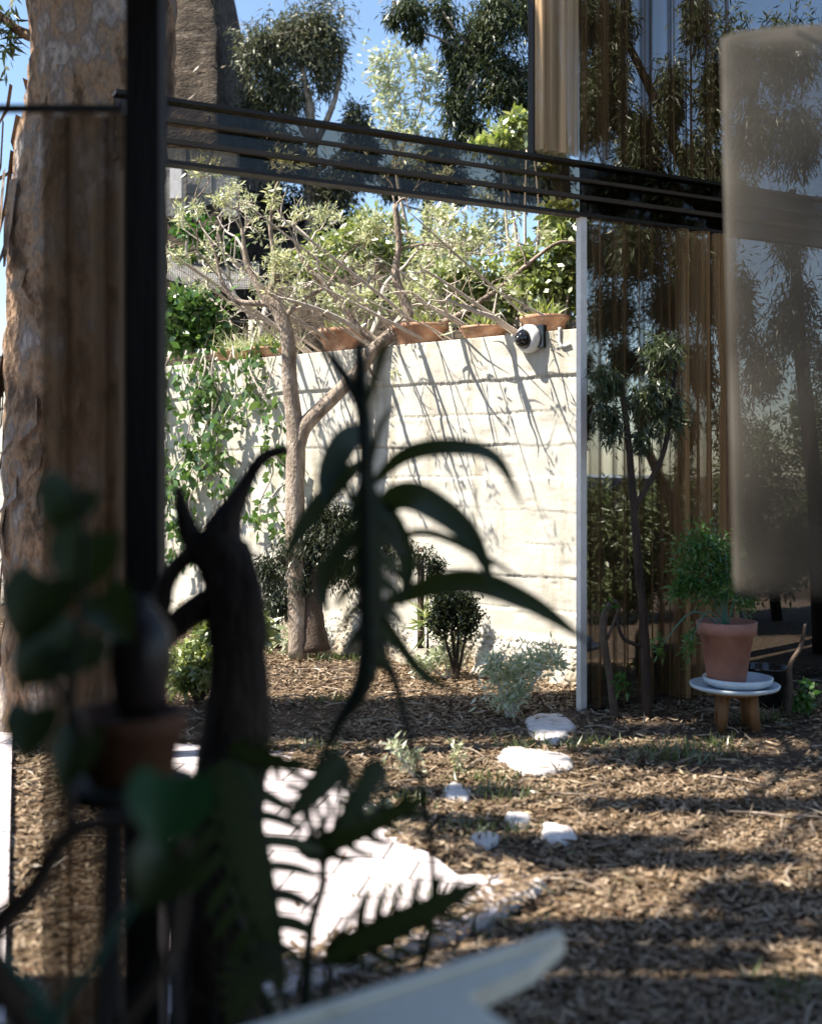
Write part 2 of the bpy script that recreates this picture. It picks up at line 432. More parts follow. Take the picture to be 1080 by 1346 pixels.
for i_ in range(len(ex_)):
    e_i = rng.integers(0, len(edge) - 1); f_ = rng.random()
    gx_ = edge[e_i][0] * (1 - f_) + edge[e_i + 1][0] * f_; gy_ = edge[e_i][1] * (1 - f_) + edge[e_i + 1][1] * f_
    g_ = G(gx_, gy_) + np.array([rng.normal() * .05, rng.normal() * .06, .054])
    ex_[i_] += g_ - ex_[i_].mean(0); ex_[i_, :, 2] = np.maximum(ex_[i_, :, 2], .052)
V = np.vstack([V, ex_.reshape(-1, 3)]); nch += len(ex_)
tag(quad_mesh('wood_chips', V, np.arange(4 * nch).reshape(-1, 4), M['chips']), 'brown wood chips covering the garden floor', kind='stuff')
nl = 3200
yl = 2.8 + 7.5 * rng.random(nl) ** 1.1; xl = (rng.random(nl) * 2 - 1) * (.4 * yl + .2)
d_ = np.column_stack([rng.normal(size=(nl, 2)), rng.normal(size=nl) * .2])
LV, LQ = leaves(np.column_stack([xl, yl, rng.uniform(.016, .03, nl)]), d_, .085 * rng.uniform(.6, 1.3, nl), .014)
M['fallen'] = leafmat('fallen', [(.10, .06, .035), (.24, .16, .09), (.34, .27, .17), (.16, .085, .05), (.20, .19, .12)], .1, .06)
tag(quad_mesh('fallen_leaves', LV, LQ, M['fallen']), 'long dry gum leaves fallen on the mulch', kind='stuff')
mb = MB()
for _ in range(150):
    y_ = rng.uniform(3.0, 9); x_ = rng.uniform(-.36, .4) * y_; a = rng.normal() * .9; l_ = rng.uniform(.08, .35)
    p0_ = np.array([x_, y_, .024]); dv_ = np.array([math.cos(a), math.sin(a), 0]) * l_
    mb.tube([p0_, p0_ + dv_ * .5 + np.array([rng.normal() * .02, rng.normal() * .02, .012]), p0_ + dv_], [.005, .004, .002], 5, sub=3)
tag(mb.build('fallen_twigs', M['grey_bark']), 'thin grey twigs fallen on the mulch', kind='stuff')
# grass tufts
gc = []
for px, py in [(470, 870), (420, 868), (440, 925), (700, 985), (880, 990), (905, 1000), (770, 984), (860, 1000), (640, 1100), (500, 1105), (520, 1065), (515, 1195), (545, 1200), (610, 1225), (1060, 1310), (660, 1050), (1000, 950), (1060, 935), (930, 985), (405, 990), (640, 1030)]:
    g = G(px, py); k = 70
    gc.append(g + np.column_stack([rng.normal(size=k) * .11, rng.normal(size=k) * .07, np.zeros(k)]))
gc = np.vstack(gc)
V, Q = leaves(gc, np.column_stack([rng.normal(size=(len(gc), 2)) * .5, np.full(len(gc), 1.0)]), .09, .007)
tag(quad_mesh('grass', V, Q, M['grass']), 'small green grass tufts growing between the wood chips', kind='stuff')

# wall line
WA = np.array([1.25, 8.34]); WT = np.array([-.763, .645]); WN = np.array([-.645, -.763])
def wallp(px):                                         # the wall's ground point under a column
    t = (px - 540) / F
    k = (t * WA[1] - WA[0]) / (WT[0] - t * WT[1])
    return WA + WT * k
# hillside behind the wall
def ridge(X):
    xs = [-30, -9, -5.3, -4.95, -3.6, -2.72, -2.35, -.96, 1.07, 2.3, 6, 30]
    zs = [3.2, 3.2, 3.2, 8.8, 9.6, 9.0, 5.6, 4.95, 4.15, 3.7, 3.3, 3.3]
    return np.interp(X, xs, zs)
nx, ny = 300, 110
gx = np.linspace(-16, 9, nx); gy = np.linspace(0, 1, ny) ** 1.3
GX, GV = np.meshgrid(gx, gy)
Yw = WA[1] + (WA[0] - GX) * .845 + .35
Yw = np.maximum(Yw, 8.75)
GY = Yw + GV * (34 - Yw)
k = np.clip((GY - Yw) / (16.2 - np.minimum(Yw, 15)), 0, 1)
k = k * k * (3 - 2 * k) * .55 + k * .45
GZ = 2.30 + (ridge(GX * 16 / np.clip(GY, 13, 16.2)) - 2.30) * k
GZ += .10 * np.sin(GX * 3.1 + GY) * k + .07 * np.sin(GX * 7.7 - GY * 3) * k + rng.normal(size=GZ.shape) * .035 * k
GZ -= np.clip(GY - 18, 0, 99) * .22
V = np.column_stack([GX.ravel(), GY.ravel(), GZ.ravel()])
I = np.arange(nx * ny).reshape(ny, nx)
Q = np.stack([I[:-1, :-1], I[:-1, 1:], I[1:, 1:], I[1:, :-1]], -1).reshape(-1, 4)
tag(quad_mesh('hillside', V, Q, M['litter'], smooth=True), kind='structure')
def hillz(x, y):
    j = np.argmin((GX - x) ** 2 + (GY - y) ** 2)
    return float(GZ.ravel()[j])
def slope_hit(px, py, y0=10.0):
    for Y_ in np.arange(y0, 30, .1):
        p_ = P(px, py, Y_)
        if p_[2] <= hillz(p_[0], Y_): return float(Y_)
    return 20.0
# fallen leaves and bark on the slope
sel = rng.integers(0, len(V), 16000)
c = V[sel] + rng.normal(size=(16000, 3)) * (.08, .08, .01) + (0, 0, .02)
m_ = (c[:, 1] < 22) & (c[:, 0] > -9)
c = c[m_]
LV, LQ = leaves(c, np.column_stack([rng.normal(size=(len(c), 2)), rng.normal(size=len(c)) * .3]), .17 * rng.uniform(.4, 1.3, len(c)), .03)
M['litter_leaf'] = leafmat('litter_leaf', [(.05, .038, .026), (.13, .10, .07), (.26, .22, .18), (.09, .065, .042)], .1, .05)
tag(quad_mesh('leaf_litter', LV, LQ, M['litter_leaf']), 'dry leaves and bark strips scattered on the slope', kind='stuff')

# concrete retaining wall
WL, WH = 8.6, 2.62
nu, nz_ = 700, 240
u = np.linspace(0, WL, nu); z = np.linspace(0, WH, nz_)
U, Z = np.meshgrid(u, z)
edges = [0, .27, .53, .78, 1.03, 1.28, 1.52, 1.77, 2.02, 2.285, WH + .1]
off = [0, .002, -.003, .003, -.001, .003, -.002, .002, -.001, .016]
D = np.zeros_like(U)
for i in range(10):
    e0 = edges[i] + .006 * np.sin(U * 2.3 + i) + .004 * np.sin(U * 9.1 + 2 * i)
    D = np.where(Z >= e0, off[i] + .003 * np.sin(U * .9 + 1.7 * i), D)
for e in edges[1:10]:
    el = e + .006 * np.sin(U * 2.3 + edges.index(e)) + .004 * np.sin(U * 9.1 + 2 * edges.index(e))
    amp = np.clip(.45 + .55 * np.sin(U * 1.9 + 3 * e) + .35 * np.sin(U * 6.3 + 5 * e), 0.12, 1.0) * .013
    D -= amp * np.exp(-((Z - el + .004 * rng.normal(size=D.shape)) / .007) ** 2)
D += rng.normal(size=D.shape) * .0006
for _ in range(170):                                   # honeycombing and spalls
    cu, cz, r_ = rng.uniform(0, WL), rng.uniform(.1, WH - .1), rng.uniform(.012, .04)
    D -= .007 * np.exp(-(((U - cu) / (r_ * 2.2)) ** 2 + ((Z - cz) / r_) ** 2))
D += np.clip(.35 - Z, 0, .35) * .35 * (.6 + .5 * np.sin(U * 5) * np.sin(U * 13 + Z * 9)) + np.where(Z < .3, rng.normal(size=D.shape) * .008, 0)
B = WA[None, None, :] + WT[None, None, :] * U[..., None] + WN[None, None, :] * D[..., None]
Vf = np.concatenate([B, Z[..., None]], -1).reshape(-1, 3)
I = np.arange(nu * nz_).reshape(nz_, nu)
Q = np.stack([I[:-1, 1:], I[:-1, :-1], I[1:, :-1], I[1:, 1:]], -1).reshape(-1, 4)
back = np.concatenate([WA + WT * U[-1][:, None] - WN * .28, np.full((nu, 1), WH)], 1)
o = len(Vf)
V = np.vstack([Vf, back, np.concatenate([WA + WT * U[-1][:, None] - WN * .28, np.zeros((nu, 1))], 1)])
t = np.arange(nu - 1)
Q2 = np.stack([I[-1, t + 1], I[-1, t], o + t, o + t + 1], -1)
Q3 = np.stack([o + t + 1, o + t, o + nu + t, o + nu + t + 1], -1)
Q4 = np.array([[o, I[-1, 0], I[0, 0], o + nu]])
wall = quad_mesh('concrete_wall', V, np.vstack([Q, Q2, Q3, Q4]), M['concrete'])
tag(wall, 'tall board marked concrete wall in full sun at the back', 'wall')

# ------------------------------------------------------------------ patio, light flecks
def gp(pts, z=0.0): return [G(x, y, z) for x, y in pts]
poly = gp([(205, 1336), (302, 1312), (400, 1287), (480, 1258), (560, 1232), (640, 1206), (690, 1172), (655, 1150), (600, 1150), (566, 1122), (527, 1108), (545, 1085), (500, 1062), (470, 1040), (445, 1020), (392, 1010), (385, 988), (300, 984), (225, 976)], .05)
mb = MB(); mb.prism(poly, 0.0, .05); mb.prism(gp([(-260, 1345), (6, 1345), (16, 962), (-120, 955)], .05), 0.0, .05)
tag(mb.build('patio', M['tiles']), kind='structure')
def fleck(px, py, w_, h_, label, z=.030):  # white flecks of light, built as flat pale slabs
    n_ = 26; c_ = G(px, py); V = []; Fc = []
    ph_ = rng.uniform(0, 6.28, 4)
    w_ *= 1.12; h_ *= 1.12
    mx_ = (G(px + w_, py)[0] - c_[0]); my_ = (G(px, py - h_)[1] - c_[1])
    rings = ((1.0, 0), (.96, .55), (.86, .9), (.55, 1.0), (.2, .97))
    for fr_, zf in rings:
        for i in range(n_):
            a = 2 * math.pi * i / n_
            r_ = 1 + .13 * math.sin(2 * a + ph_[0]) + .10 * math.sin(3 * a + ph_[1]) + .06 * math.sin(7 * a + ph_[2])
            V.append((c_[0] + math.cos(a) * mx_ * r_ * fr_, c_[1] + math.sin(a) * my_ * r_ * fr_, max(0, z * zf + rng.normal() * .0015)))
    for k_ in range(len(rings) - 1):
        for i in range(n_): Fc.append((k_ * n_ + i, k_ * n_ + (i + 1) % n_, (k_ + 1) * n_ + (i + 1) % n_, (k_ + 1) * n_ + i))
    Fc.append(tuple((len(rings) - 1) * n_ + i for i in range(n_)))
    mb = MB(); mb.add(V, Fc, True)
    tag(mb.build('light_fleck', M['fleck']), label, 'fleck', 'pale light flecks in the mulch')
fleck(703, 1004, 40, 17, 'widest pale light fleck lying alone in sunlit mulch')
fleck(722, 958, 27, 17, 'pale light fleck nearest the foot of the concrete wall')
fleck(732, 1101, 19, 13, 'small light fleck furthest right among the wood chips')
fleck(637, 1108, 15, 9, 'small light fleck left of the lone one at right')
fleck(600, 1046, 15, 11, 'small light fleck between the patio and the widest one')
fleck(680, 1082, 14, 9, 'tiny light fleck just above the small one at right')
fleck(683, 1168, 30, 12, 'pale light fleck touching the right tip of the tiled patio')

# ------------------------------------------------------------------ facade: beam, posts, glass, room
fz = math.atan2(FE[1], FE[0])
def fbox(mb, a, b, depth, z0, z1, off=0.0):            # slab along the facade between ground points a and b
    a = np.asarray(a) + FN * off; b = np.asarray(b) + FN * off
    L_ = np.linalg.norm(b - a); c_ = (a + b) / 2
    return mb.box((c_[0], c_[1], (z0 + z1) / 2), (L_, depth, z1 - z0), fz)
bl_, br_ = fac(150), fac(1330)
Z0, Z1 = 3.25, 3.61
fr_ = empty('window_frame', (FB[0], FB[1], 0), 'white painted window post carrying a long dark transom beam with curtain tracks', 'window frame')
for za, zb_ in ((Z0, Z0 + .022), (Z1 - .022, Z1)):
    mb = MB(); fbox(mb, bl_, br_, .09, za, zb_); mb.build('transom_beam', M['beam_wood'], fr_)
mb = MB(); fbox(mb, bl_, br_, .012, Z0 + .024, Z1 - .024); mb.build('transom_glass', M['smoked_glass'], fr_)
for zz, hh in ((3.475, .022), (3.36, .028)):
    mb = MB(); fbox(mb, bl_, br_, .03, zz, zz + hh, .03); mb.build('curtain_track', M['rail'], fr_)
a, b2 = fac(760), fac(768)
mb = MB(); fbox(mb, a, b2, .05, 0, Z0 - .002); mb.build('post', M['white_paint'], fr_)
a, b2 = fac(160), fac(192)
mb = MB(); fbox(mb, a, b2, .12, 0, Z0 - .002); mb.build('post', M['post_wood'], fr_)
mb = MB(); fbox(mb, fac(768), br_, .10, 0, .035); mb.build('sill', M['post_wood'], fr_)
a, b2 = fac(697), fac(702)
mb = MB(); fbox(mb, a, b2, .06, Z1 + .002, 6.2); mb.build('mullion', M['post_wood'], fr_)
win = empty('window', (*fac(920), 0), 'large dark glass window mirroring the trees at right', 'window')
mb = MB(); fbox(mb, fac(768) + FE * .003, br_, .008, .04, Z0 - .004); mb.build('pane', M['glass'], win)
mb = MB(); fbox(mb, fac(702) + FE * .003, br_, .008, Z1 + .004, 6.2); mb.build('upper_pane', M['glass'], win)
# the dark room behind the glass
A_ = fac(770) - FN * .10; B_ = fac(1330) - FN * .10
C_ = np.array([2.02, 11.6]); D_ = np.array([7.4, 14.0])
def wall_quad(mb, p, q, z0, z1, t=.06):
    p = np.asarray(p); q = np.asarray(q); dd = (q - p) / np.linalg.norm(q - p); nn = np.array([-dd[1], dd[0]]) * t
    mb.prism([p, q, q + nn, p + nn], z0, z1)
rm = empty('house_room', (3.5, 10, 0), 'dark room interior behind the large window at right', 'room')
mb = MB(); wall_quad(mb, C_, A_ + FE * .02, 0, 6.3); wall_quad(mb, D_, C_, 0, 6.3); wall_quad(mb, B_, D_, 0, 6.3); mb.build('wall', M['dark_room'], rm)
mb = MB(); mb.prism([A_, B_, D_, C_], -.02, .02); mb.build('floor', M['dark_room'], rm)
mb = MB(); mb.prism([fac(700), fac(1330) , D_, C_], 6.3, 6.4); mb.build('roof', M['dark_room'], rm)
# curtains
def curtain(name, mat, a, b, z0, z1, fold, amp, label, off, seed, ends=None, hem=.0):
    r_ = np.random.default_rng(seed)
    a = np.asarray(a, float); b = np.asarray(b, float); L_ = np.linalg.norm(b - a); e = (b - a) / L_; nn = np.array([e[1], -e[0]])
    n_ = max(40, int(L_ / fold * 14)); nz2 = 16
    t = np.linspace(0, L_, n_)
    ph = 2 * np.pi * t / fold + 1.3 * np.sin(t / fold * .9 + seed) + .8 * np.sin(t / fold * 2.3)
    V = []
    for j in range(nz2 + 1):
        k = j / nz2
        w_ = amp * (.55 + .45 * (1 - k)) * (np.sin(ph + .25 * k) + .35 * np.sin(2.1 * ph + 1.0 + .5 * k)) * (.6 + .5 * np.sin(t / fold * .37 + seed) ** 2)
        zz = z0 + (z1 - z0) * k + (hem * np.sin(ph) if j == 0 else 0)
        xy = a + e * t[:, None] + nn * (off + w_)[:, None]
        V.append(np.column_stack([xy, np.broadcast_to(zz, (n_,))]))
    V = np.vstack(V)
    I = np.arange(n_ * (nz2 + 1)).reshape(nz2 + 1, n_)
    Q = np.stack([I[:-1, :-1], I[:-1, 1:], I[1:, 1:], I[1:, :-1]], -1).reshape(-1, 4)
    return tag(quad_mesh(name, V, Q, M[mat], smooth=True), label, 'curtain')
curtain('curtain', 'curtain_dark', fac(764), fac(884), .03, Z0 - .02, .15, .028, 'dark brown sheer curtain before the lower window, beside the white post', .10, 3)
curtain('curtain', 'curtain', fac(878), fac(950), .03, Z0 - .02, .16, .055, 'golden brown floor length curtain between dark sheer and paper shade', .10, 4)
curtain('curtain', 'curtain_upper', fac(699), fac(752), Z1 + .02, 6.0, .085, .035, 'narrow tan pleated curtain hanging above the dark transom', .07, 5)
curtain('curtain', 'curtain_dark', fac(750), fac(950), Z1 + .02, 6.0, .17, .032, 'wide dark sheer curtain before the upper window', .07, 6)

# seen post at left; unseen roof and walls added to shade the near plants
pr = empty('added_porch', (-1.2, 1.5, 0), 'dark post standing beside the sheer brown curtain at left', 'added_porch')
mb = MB(); mb.box((-2.62, .2, 2.99), (4.4, 5.9, .1)); mb.box((1.19, -.9, 2.99), (3.2, 3.7, .1)); mb.build('roof', M['added_porch_paint'], pr)
mb = MB(); mb.box((-2.6, .2, 1.47), (.08, 5.6, 2.94)); mb.build('added_side_wall', M['added_porch_paint'], pr)
mb = MB(); mb.box((0, -2.5, 1.47), (5.1, .08, 2.94)); mb.build('added_back_wall', M['added_porch_paint'], pr)
mb = MB(); mb.box((-.20, .2, .03), (4.7, 5.2, .06)); mb.build('deck', M['added_porch_paint'], pr)
pa, pb = P(171, 600, 3.05), P(214, 600, 3.05)
mb = MB(); mb.box(((pa[0] + pb[0]) / 2, 3.05, 1.47), (pb[0] - pa[0], .10, 2.94)); mb.build('post', M['post_wood'], pr)
mb = MB(); mb.tube([(-2.5, 3.0, 2.545), (pa[0] - .01, 3.0, 2.545)], .012, 8); mb.build('curtain_rail', M['post_wood'], pr)
curtain('sheer_curtain', 'curtain_sheer', P(58, 0, 3.0)[:2], P(172, 0, 3.0)[:2], .08, 2.53, .075, .040, 'sheer brown curtain hanging full length at the left edge', 0, 9)

# ------------------------------------------------------------------ big eucalyptus at left
TY = 7.05
tb = P(100, HZ, TY); tb[2] = 0
eu = empty('eucalyptus_tree', tb, 'huge eucalyptus with peeling bark trunk behind the left curtain', 'tree')
mb = MB()
mb.tube([P(105, 1000, TY), P(108, 880, TY), P(112, 640, TY), P(112, 430, TY), P(118, 270, TY), P(132, 120, TY), P(135, -80, TY), P(150, -330, TY), P(200, -700, TY)],
        np.array([112, 104, 100, 100, 98, 92, 94, 80, 55]) / F * TY, 40, rough=.05, sub=14)
trunk = mb.build('trunk', M['bark'], eu)
mb = MB()                                              # bark strips that peel off
for i in range(60):
    a = rng.uniform(2.4, 5.6); py = rng.uniform(60, 780)
    c0 = P(110, py, TY); r0 = 100 / F * TY
    q0 = c0 + np.array([math.cos(a) * r0, math.sin(a) * r0, 0]); out_ = np.array([math.cos(a), math.sin(a), 0])
    ln = rng.uniform(.15, .6); w_ = rng.uniform(.02, .05); side = np.array([-math.sin(a), math.cos(a), 0])
    pts = [q0 + out_ * .0, q0 + out_ * rng.uniform(.015, .03) + np.array([0, 0, -ln * .5]) + side * rng.normal() * .04, q0 + out_ * rng.uniform(.03, .10) + np.array([0, 0, -ln]) + side * rng.normal() * .1]
    mb.add([pts[0] - side * w_, pts[0] + side * w_, pts[1] + side * w_ * 1.1, pts[1] - side * w_, pts[2] + side * w_ * .3, pts[2] - side * w_ * .3], [(0, 1, 2, 3), (3, 2, 4, 5)])
mb.build('peeling_bark', M['bark'], eu)
# limbs and crown overhead: unseen, laid out to cast dappled shade on the mulch
top = P(150, -330, TY)
limbs = []; cl = []
shade = [(600, 1085, 60, 9, 5.1), (740, 1112, 120, 11, 5.0), (870, 1134, 130, 13, 4.9), (960, 1062, 110, 13, 5.2),
         (1000, 1003, 120, 18, 5.6), (1000, 962, 120, 12, 5.8), (900, 1228, 170, 15, 4.6), (800, 1266, 150, 16, 4.5), (700, 1335, 160, 20, 4.4), (960, 1312, 140, 20, 4.4), (1045, 1190, 70, 30, 4.7), (840, 991, 60, 7, 5.6),
         (480, 1300, 120, 18, 4.5), (940, 942, 100, 9, 5.9), (600, 1046, 60, 7, 5.2)]
for gx_, gy_, rx_, ry_, zz in shade:
    g = G(gx_, gy_); kz = zz / S.z
    c_ = g + np.array([S.x, S.y, S.z]) * kz
    rx_m = 1.45 * rx_ / F * g[1]; ry_m = .72 * ry_ / F * g[1] * g[1] / 1.6
    limbs.append(([top, top * .5 + c_ * .5 + (0, 0, 1.1), c_], [.05, .03, .012]))
    cl.append((c_ + (-.25 * rx_m, 0, 0), (rx_m, ry_m, .06), int(min(5200, 1100 + 6500 * rx_m * ry_m / .25)))); cl.append((c_ + (.45 * rx_m, 0, 0), (rx_m * .6, ry_m * .7, .06), 900))
for tx_, ty_, z_up in [(70, 15, 6.6), (120, 60, 6.5), (170, 110, 6.4), (75, 120, 6.3), (130, 170, 6.3), (185, 230, 6.1), (170, 330, 5.9), (190, 460, 5.7), (160, 560, 5.6),
                       (60, 720, 5.3), (120, 700, 5.4), (170, 660, 5.5), (80, 820, 5.2), (140, 800, 5.3), (60, 930, 5.1), (120, 920, 5.2), (190, 780, 5.4)]:  # unseen foliage added towards the sun to shade the trunk
    t_ = P(tx_, ty_, TY - .45)
    q_ = t_ + np.array([S.x, S.y, S.z]) * ((z_up - t_[2]) / S.z)
    limbs.append(([top, top * .5 + q_ * .5 + (0, 0, .4), q_], [.09, .05, .015])); cl.append((q_, (.3, .34, .22), 1700))
mb = MB()
for p_, r_ in limbs: mb.tube(p_, r_, 7)
mb.tube([P(130, 60, TY), P(60, 50, TY), P(25, 40, TY), P(-10, 10, TY)], [.09, .05, .03, .02], 8)
mb.build('limb', M['bark'], eu)
cl += [pc(8, 60, TY, 14, 45, 60), pc(15, 20, TY, 14, 25, 40)]
V, Q = foliage(cl, .11, .024, .5, subs=22, tight=.22)
quad_mesh('crown', V, Q, M['gum'], eu)

# ------------------------------------------------------------------ gum trees beyond the wall
def hb(px, Y):
    p = P(px, HZ, Y); p[2] = hillz(p[0], Y) - .1
    return p
Y = 15.0
b0 = hb(408, Y)
plant('gum_tree', 'slender grey gum tree standing left of the sky gap', 'tree', b0,
      [([b0, P(410, 240, Y), P(408, 150, Y), P(395, 80, Y)], [.09, .08, .06, .03]), ([P(410, 200, Y), P(440, 130, Y), P(450, 60, Y)], [.05, .035, .02]),
       ([P(410, 190, Y), P(375, 130, Y), P(345, 70, Y)], [.045, .03, .02]), ([P(411, 230, Y), P(455, 190, Y), P(470, 150, Y)], [.03, .025, .02])],
      [pc(405, 40, Y, 48, 42, 2300), pc(345, 70, Y, 38, 45, 1500), pc(430, 85, Y, 25, 40, 800), pc(370, 120, Y, 40, 35, 1200), pc(468, 165, Y, 22, 30, 700), pc(480, 205, Y, 20, 32, 650), pc(455, 225, Y, 25, 30, 700),
       pc(345, 185, Y, 36, 34, 1300), pc(378, 205, Y, 36, 30, 1200), pc(430, 250, Y, 40, 25, 900), pc(330, 150, Y, 22, 40, 700)],
      'gum_grey', .20, .034, 'grey_bark', 1.0, 'gum trees beyond the wall', 12)
Y = 17.0
b0 = hb(560, Y)
plant('gum_tree', 'small dark gum tree in the middle of the sky gap', 'tree', b0,
      [([b0, P(562, 260, Y), P(555, 215, Y)], [.09, .07, .03])],
      [pc(545, 235, Y, 42, 28, 1700), pc(585, 228, Y, 32, 34, 1400), pc(572, 195, Y, 22, 16, 500), pc(520, 250, Y, 20, 16, 400), pc(600, 255, Y, 20, 14, 350)],
      'gum', .18, .034, 'grey_bark', .8, 'gum trees beyond the wall', 10)
Y = 12.5
b0 = hb(735, Y)
plant('gum_tree', 'tall weeping gum tree hanging over the pots at right', 'tree', b0,
      [([b0, P(735, 250, Y), P(722, 60, Y), P(700, -120, Y)], [.14, .12, .10, .07]), ([P(724, 70, Y), P(660, 0, Y), P(600, -40, Y), P(530, -50, Y)], [.06, .05, .035, .02]),
       ([P(728, 130, Y), P(680, 90, Y), P(630, 80, Y)], [.05, .03, .02])],
      [pc(640, 35, Y, 45, 50, 1900), pc(690, 20, Y, 40, 50, 1300), pc(615, 80, Y, 28, 40, 900), pc(660, 110, Y, 45, 45, 1800), pc(600, 140, Y, 24, 40, 700), pc(690, 165, Y, 35, 40, 1100), pc(620, 175, Y, 26, 26, 600),
       pc(535, 10, Y, 30, 18, 500), pc(545, 40, Y, 16, 22, 280), pc(515, 25, Y, 14, 12, 140), pc(585, 15, Y, 20, 30, 350), pc(680, 240, Y, 32, 30, 1000), pc(720, 230, Y, 32, 40, 1000), pc(665, 200, Y, 18, 25, 300), pc(590, 60, Y, 14, 30, 200)],
      'gum', .17, .028, 'grey_bark', 1.4, 'gum trees beyond the wall', 12)
# pale flowering shrub tops against the sky
Y = 13.5
b0 = hb(560, Y)
plant('leafy_shrub', 'tall pale sunlit shrub rising into the blue sky gap', 'shrub', b0, [([b0, P(530, 280, Y), P(515, 180, Y), P(510, 80, Y)], [.03, .025, .015, .008]), ([P(520, 210, Y), P(550, 150, Y), P(560, 100, Y)], [.02, .012, .006])],
      [pc(510, 130, Y, 30, 44, 330), pc(535, 165, Y, 34, 34, 330), pc(495, 85, Y, 16, 34, 160), pc(560, 110, Y, 26, 44, 260), pc(530, 75, Y, 26, 30, 160), pc(655, 300, Y, 26, 30, 260), pc(640, 260, Y, 20, 25, 120)], 'silver', .12, .035, 'pale_twig', .2, None, 9)

# ------------------------------------------------------------------ shrubs on the terrace
def shrub(label, px, Y, cls, mat, L, Wd, st='pale_twig', grp='shrubs on the slope above the wall', nst=5, **kw):
    b0 = hb(px, Y)
    stems = []
    for i in range(nst):
        c_ = P(*cls[i % len(cls)][:2], Y) + rng.normal(size=3) * .12
        stems.append(([b0 + rng.normal(size=3) * (.08, .05, 0), (b0 + c_) / 2 + rng.normal(size=3) * .06, c_], [.022, .016, .007]))
    return plant('leafy_shrub', label, 'shrub', b0, stems, [pc(q[0], q[1], Y, q[2], q[3], q[4]) for q in cls], mat, L, Wd, st, kw.pop('droop', .1), grp, stem_name='stem', crown_name='foliage', **kw)
shrub('bright green shrub filling the right end behind the wall', 730, 10.4, [(735, 330, 34, 34, 900), (715, 375, 36, 28, 900), (745, 375, 22, 40, 600), (690, 345, 24, 28, 420), (735, 285, 26, 20, 300)], 'bright', .085, .05)
shrub('yellow green shrub high beneath the weeping gum tree', 690, 11.8, [(660, 190, 36, 22, 420), (700, 210, 34, 26, 420), (680, 165, 30, 18, 260), (735, 300, 25, 26, 300)], 'bright', .10, .055)
shrub('olive shrub between the two right hand bowls', 640, 10.8, [(640, 370, 34, 30, 800), (610, 400, 28, 20, 500), (655, 405, 24, 20, 450), (600, 355, 28, 26, 450)], 'bright', .08, .04)
shrub('pale feathery shrub behind the middle of the wall', 590, 12.2, [(590, 320, 40, 32, 500), (560, 350, 34, 34, 420), (620, 310, 26, 22, 280), (585, 285, 30, 16, 240)], 'pale', .10, .035)
shrub('dark dense shrub low on the slope behind bare branches', 470, min(13.2, slope_hit(470, 350) - .2), [(470, 320, 46, 34, 700), (520, 330, 40, 34, 600), (430, 350, 40, 34, 500), (500, 290, 44, 18, 450)], 'bright', .10, .045)
shrub('dark shrub at the top of the slope beside the gum', 380, slope_hit(380, 290) - .2, [(350, 265, 40, 22, 500), (400, 280, 44, 26, 600), (440, 285, 40, 20, 450), (300, 285, 36, 18, 350)], 'bush_dark', .12, .05)
shrub('sparse green shrub on the litter slope at left', 260, slope_hit(260, 330) - .2, [(250, 300, 30, 22, 260), (235, 345, 26, 18, 200), (290, 330, 24, 18, 160)], 'fern', .11, .05)
shrub('glossy broad leaved shrub spilling over the wall at left', 252, 11.6, [(250, 410, 38, 30, 420), (235, 445, 28, 26, 300), (275, 435, 28, 24, 300), (225, 400, 20, 24, 180)], 'vine', .12, .07)
shrub('low leafy shrub behind the left terracotta bowl', 480, 11.0, [(440, 395, 26, 22, 260), (480, 400, 26, 20, 280), (525, 395, 26, 22, 280), (560, 390, 26, 26, 260)], 'pale', .075, .03)
# branching generator for leafless shrubs
def branch(mb, tips, p, d, L, r, depth):
    n_ = 3
    pts = [p]
    for i in range(n_):
        d = d + rng.normal(size=3) * .22; d /= np.linalg.norm(d)
        pts.append(pts[-1] + d * L / n_)
    mb.tube(pts, np.linspace(r, r * .62, n_ + 1), 5, sub=2)
    if depth == 0:
        tips.append(pts[-1]); return
    for i in range(2 if rng.random() < .65 else 3):
        q = d + rng.normal(size=3) * .62; q[2] += .12; q /= np.linalg.norm(q)
        branch(mb, tips, pts[-1 - (i == 2)], q, L * rng.uniform(.62, .86), r * .62, depth - 1)
def bare(label, px, Y, starts, tuft=True, mat='pale', base=None):
    b0 = hb(px, Y) if base is None else base
    root = empty('bare_shrub', b0, label, 'shrub', 'leafless shrubs behind the pots')
    mb = MB(); tips = []
    for (x, y, ux, uz, L, r, dp) in starts:
        s_ = P(x, y, Y)
        mb.tube([b0, s_], [r * 1.3, r], 6, sub=1)
        branch(mb, tips, s_, np.array([ux, rng.uniform(-.3, .3), uz]), L, r, dp)
    mb.build('branches', M['pale_twig'], root)
    if tuft:
        sel_ = [t for t in tips if rng.random() < .5]
        V, Q = foliage([(t, .07, 26) for t in sel_], .075, .018, -.1, subs=4)
        quad_mesh('foliage', V, Q, M[mat], root)
bare('tangled pale bare shrub behind the middle terracotta bowls', 470, 11.4, [(450, 410, -.6, .8, .42, .03, 4), (500, 410, .2, 1, .45, .03, 4), (540, 400, .6, .8, .42, .028, 4)])
bare('pale bare branches reaching right above the low bowl', 600, 10.9, [(590, 410, .8, .7, .42, .022, 4), (560, 410, .2, 1, .38, .022, 3)], False)
bare('bare tufted shrub above the trough pots at left', 330, 11.9, [(330, 420, -.7, .8, .5, .026, 3), (350, 400, .1, 1, .5, .03, 4), (300, 420, -.9, .7, .42, .02, 3)])

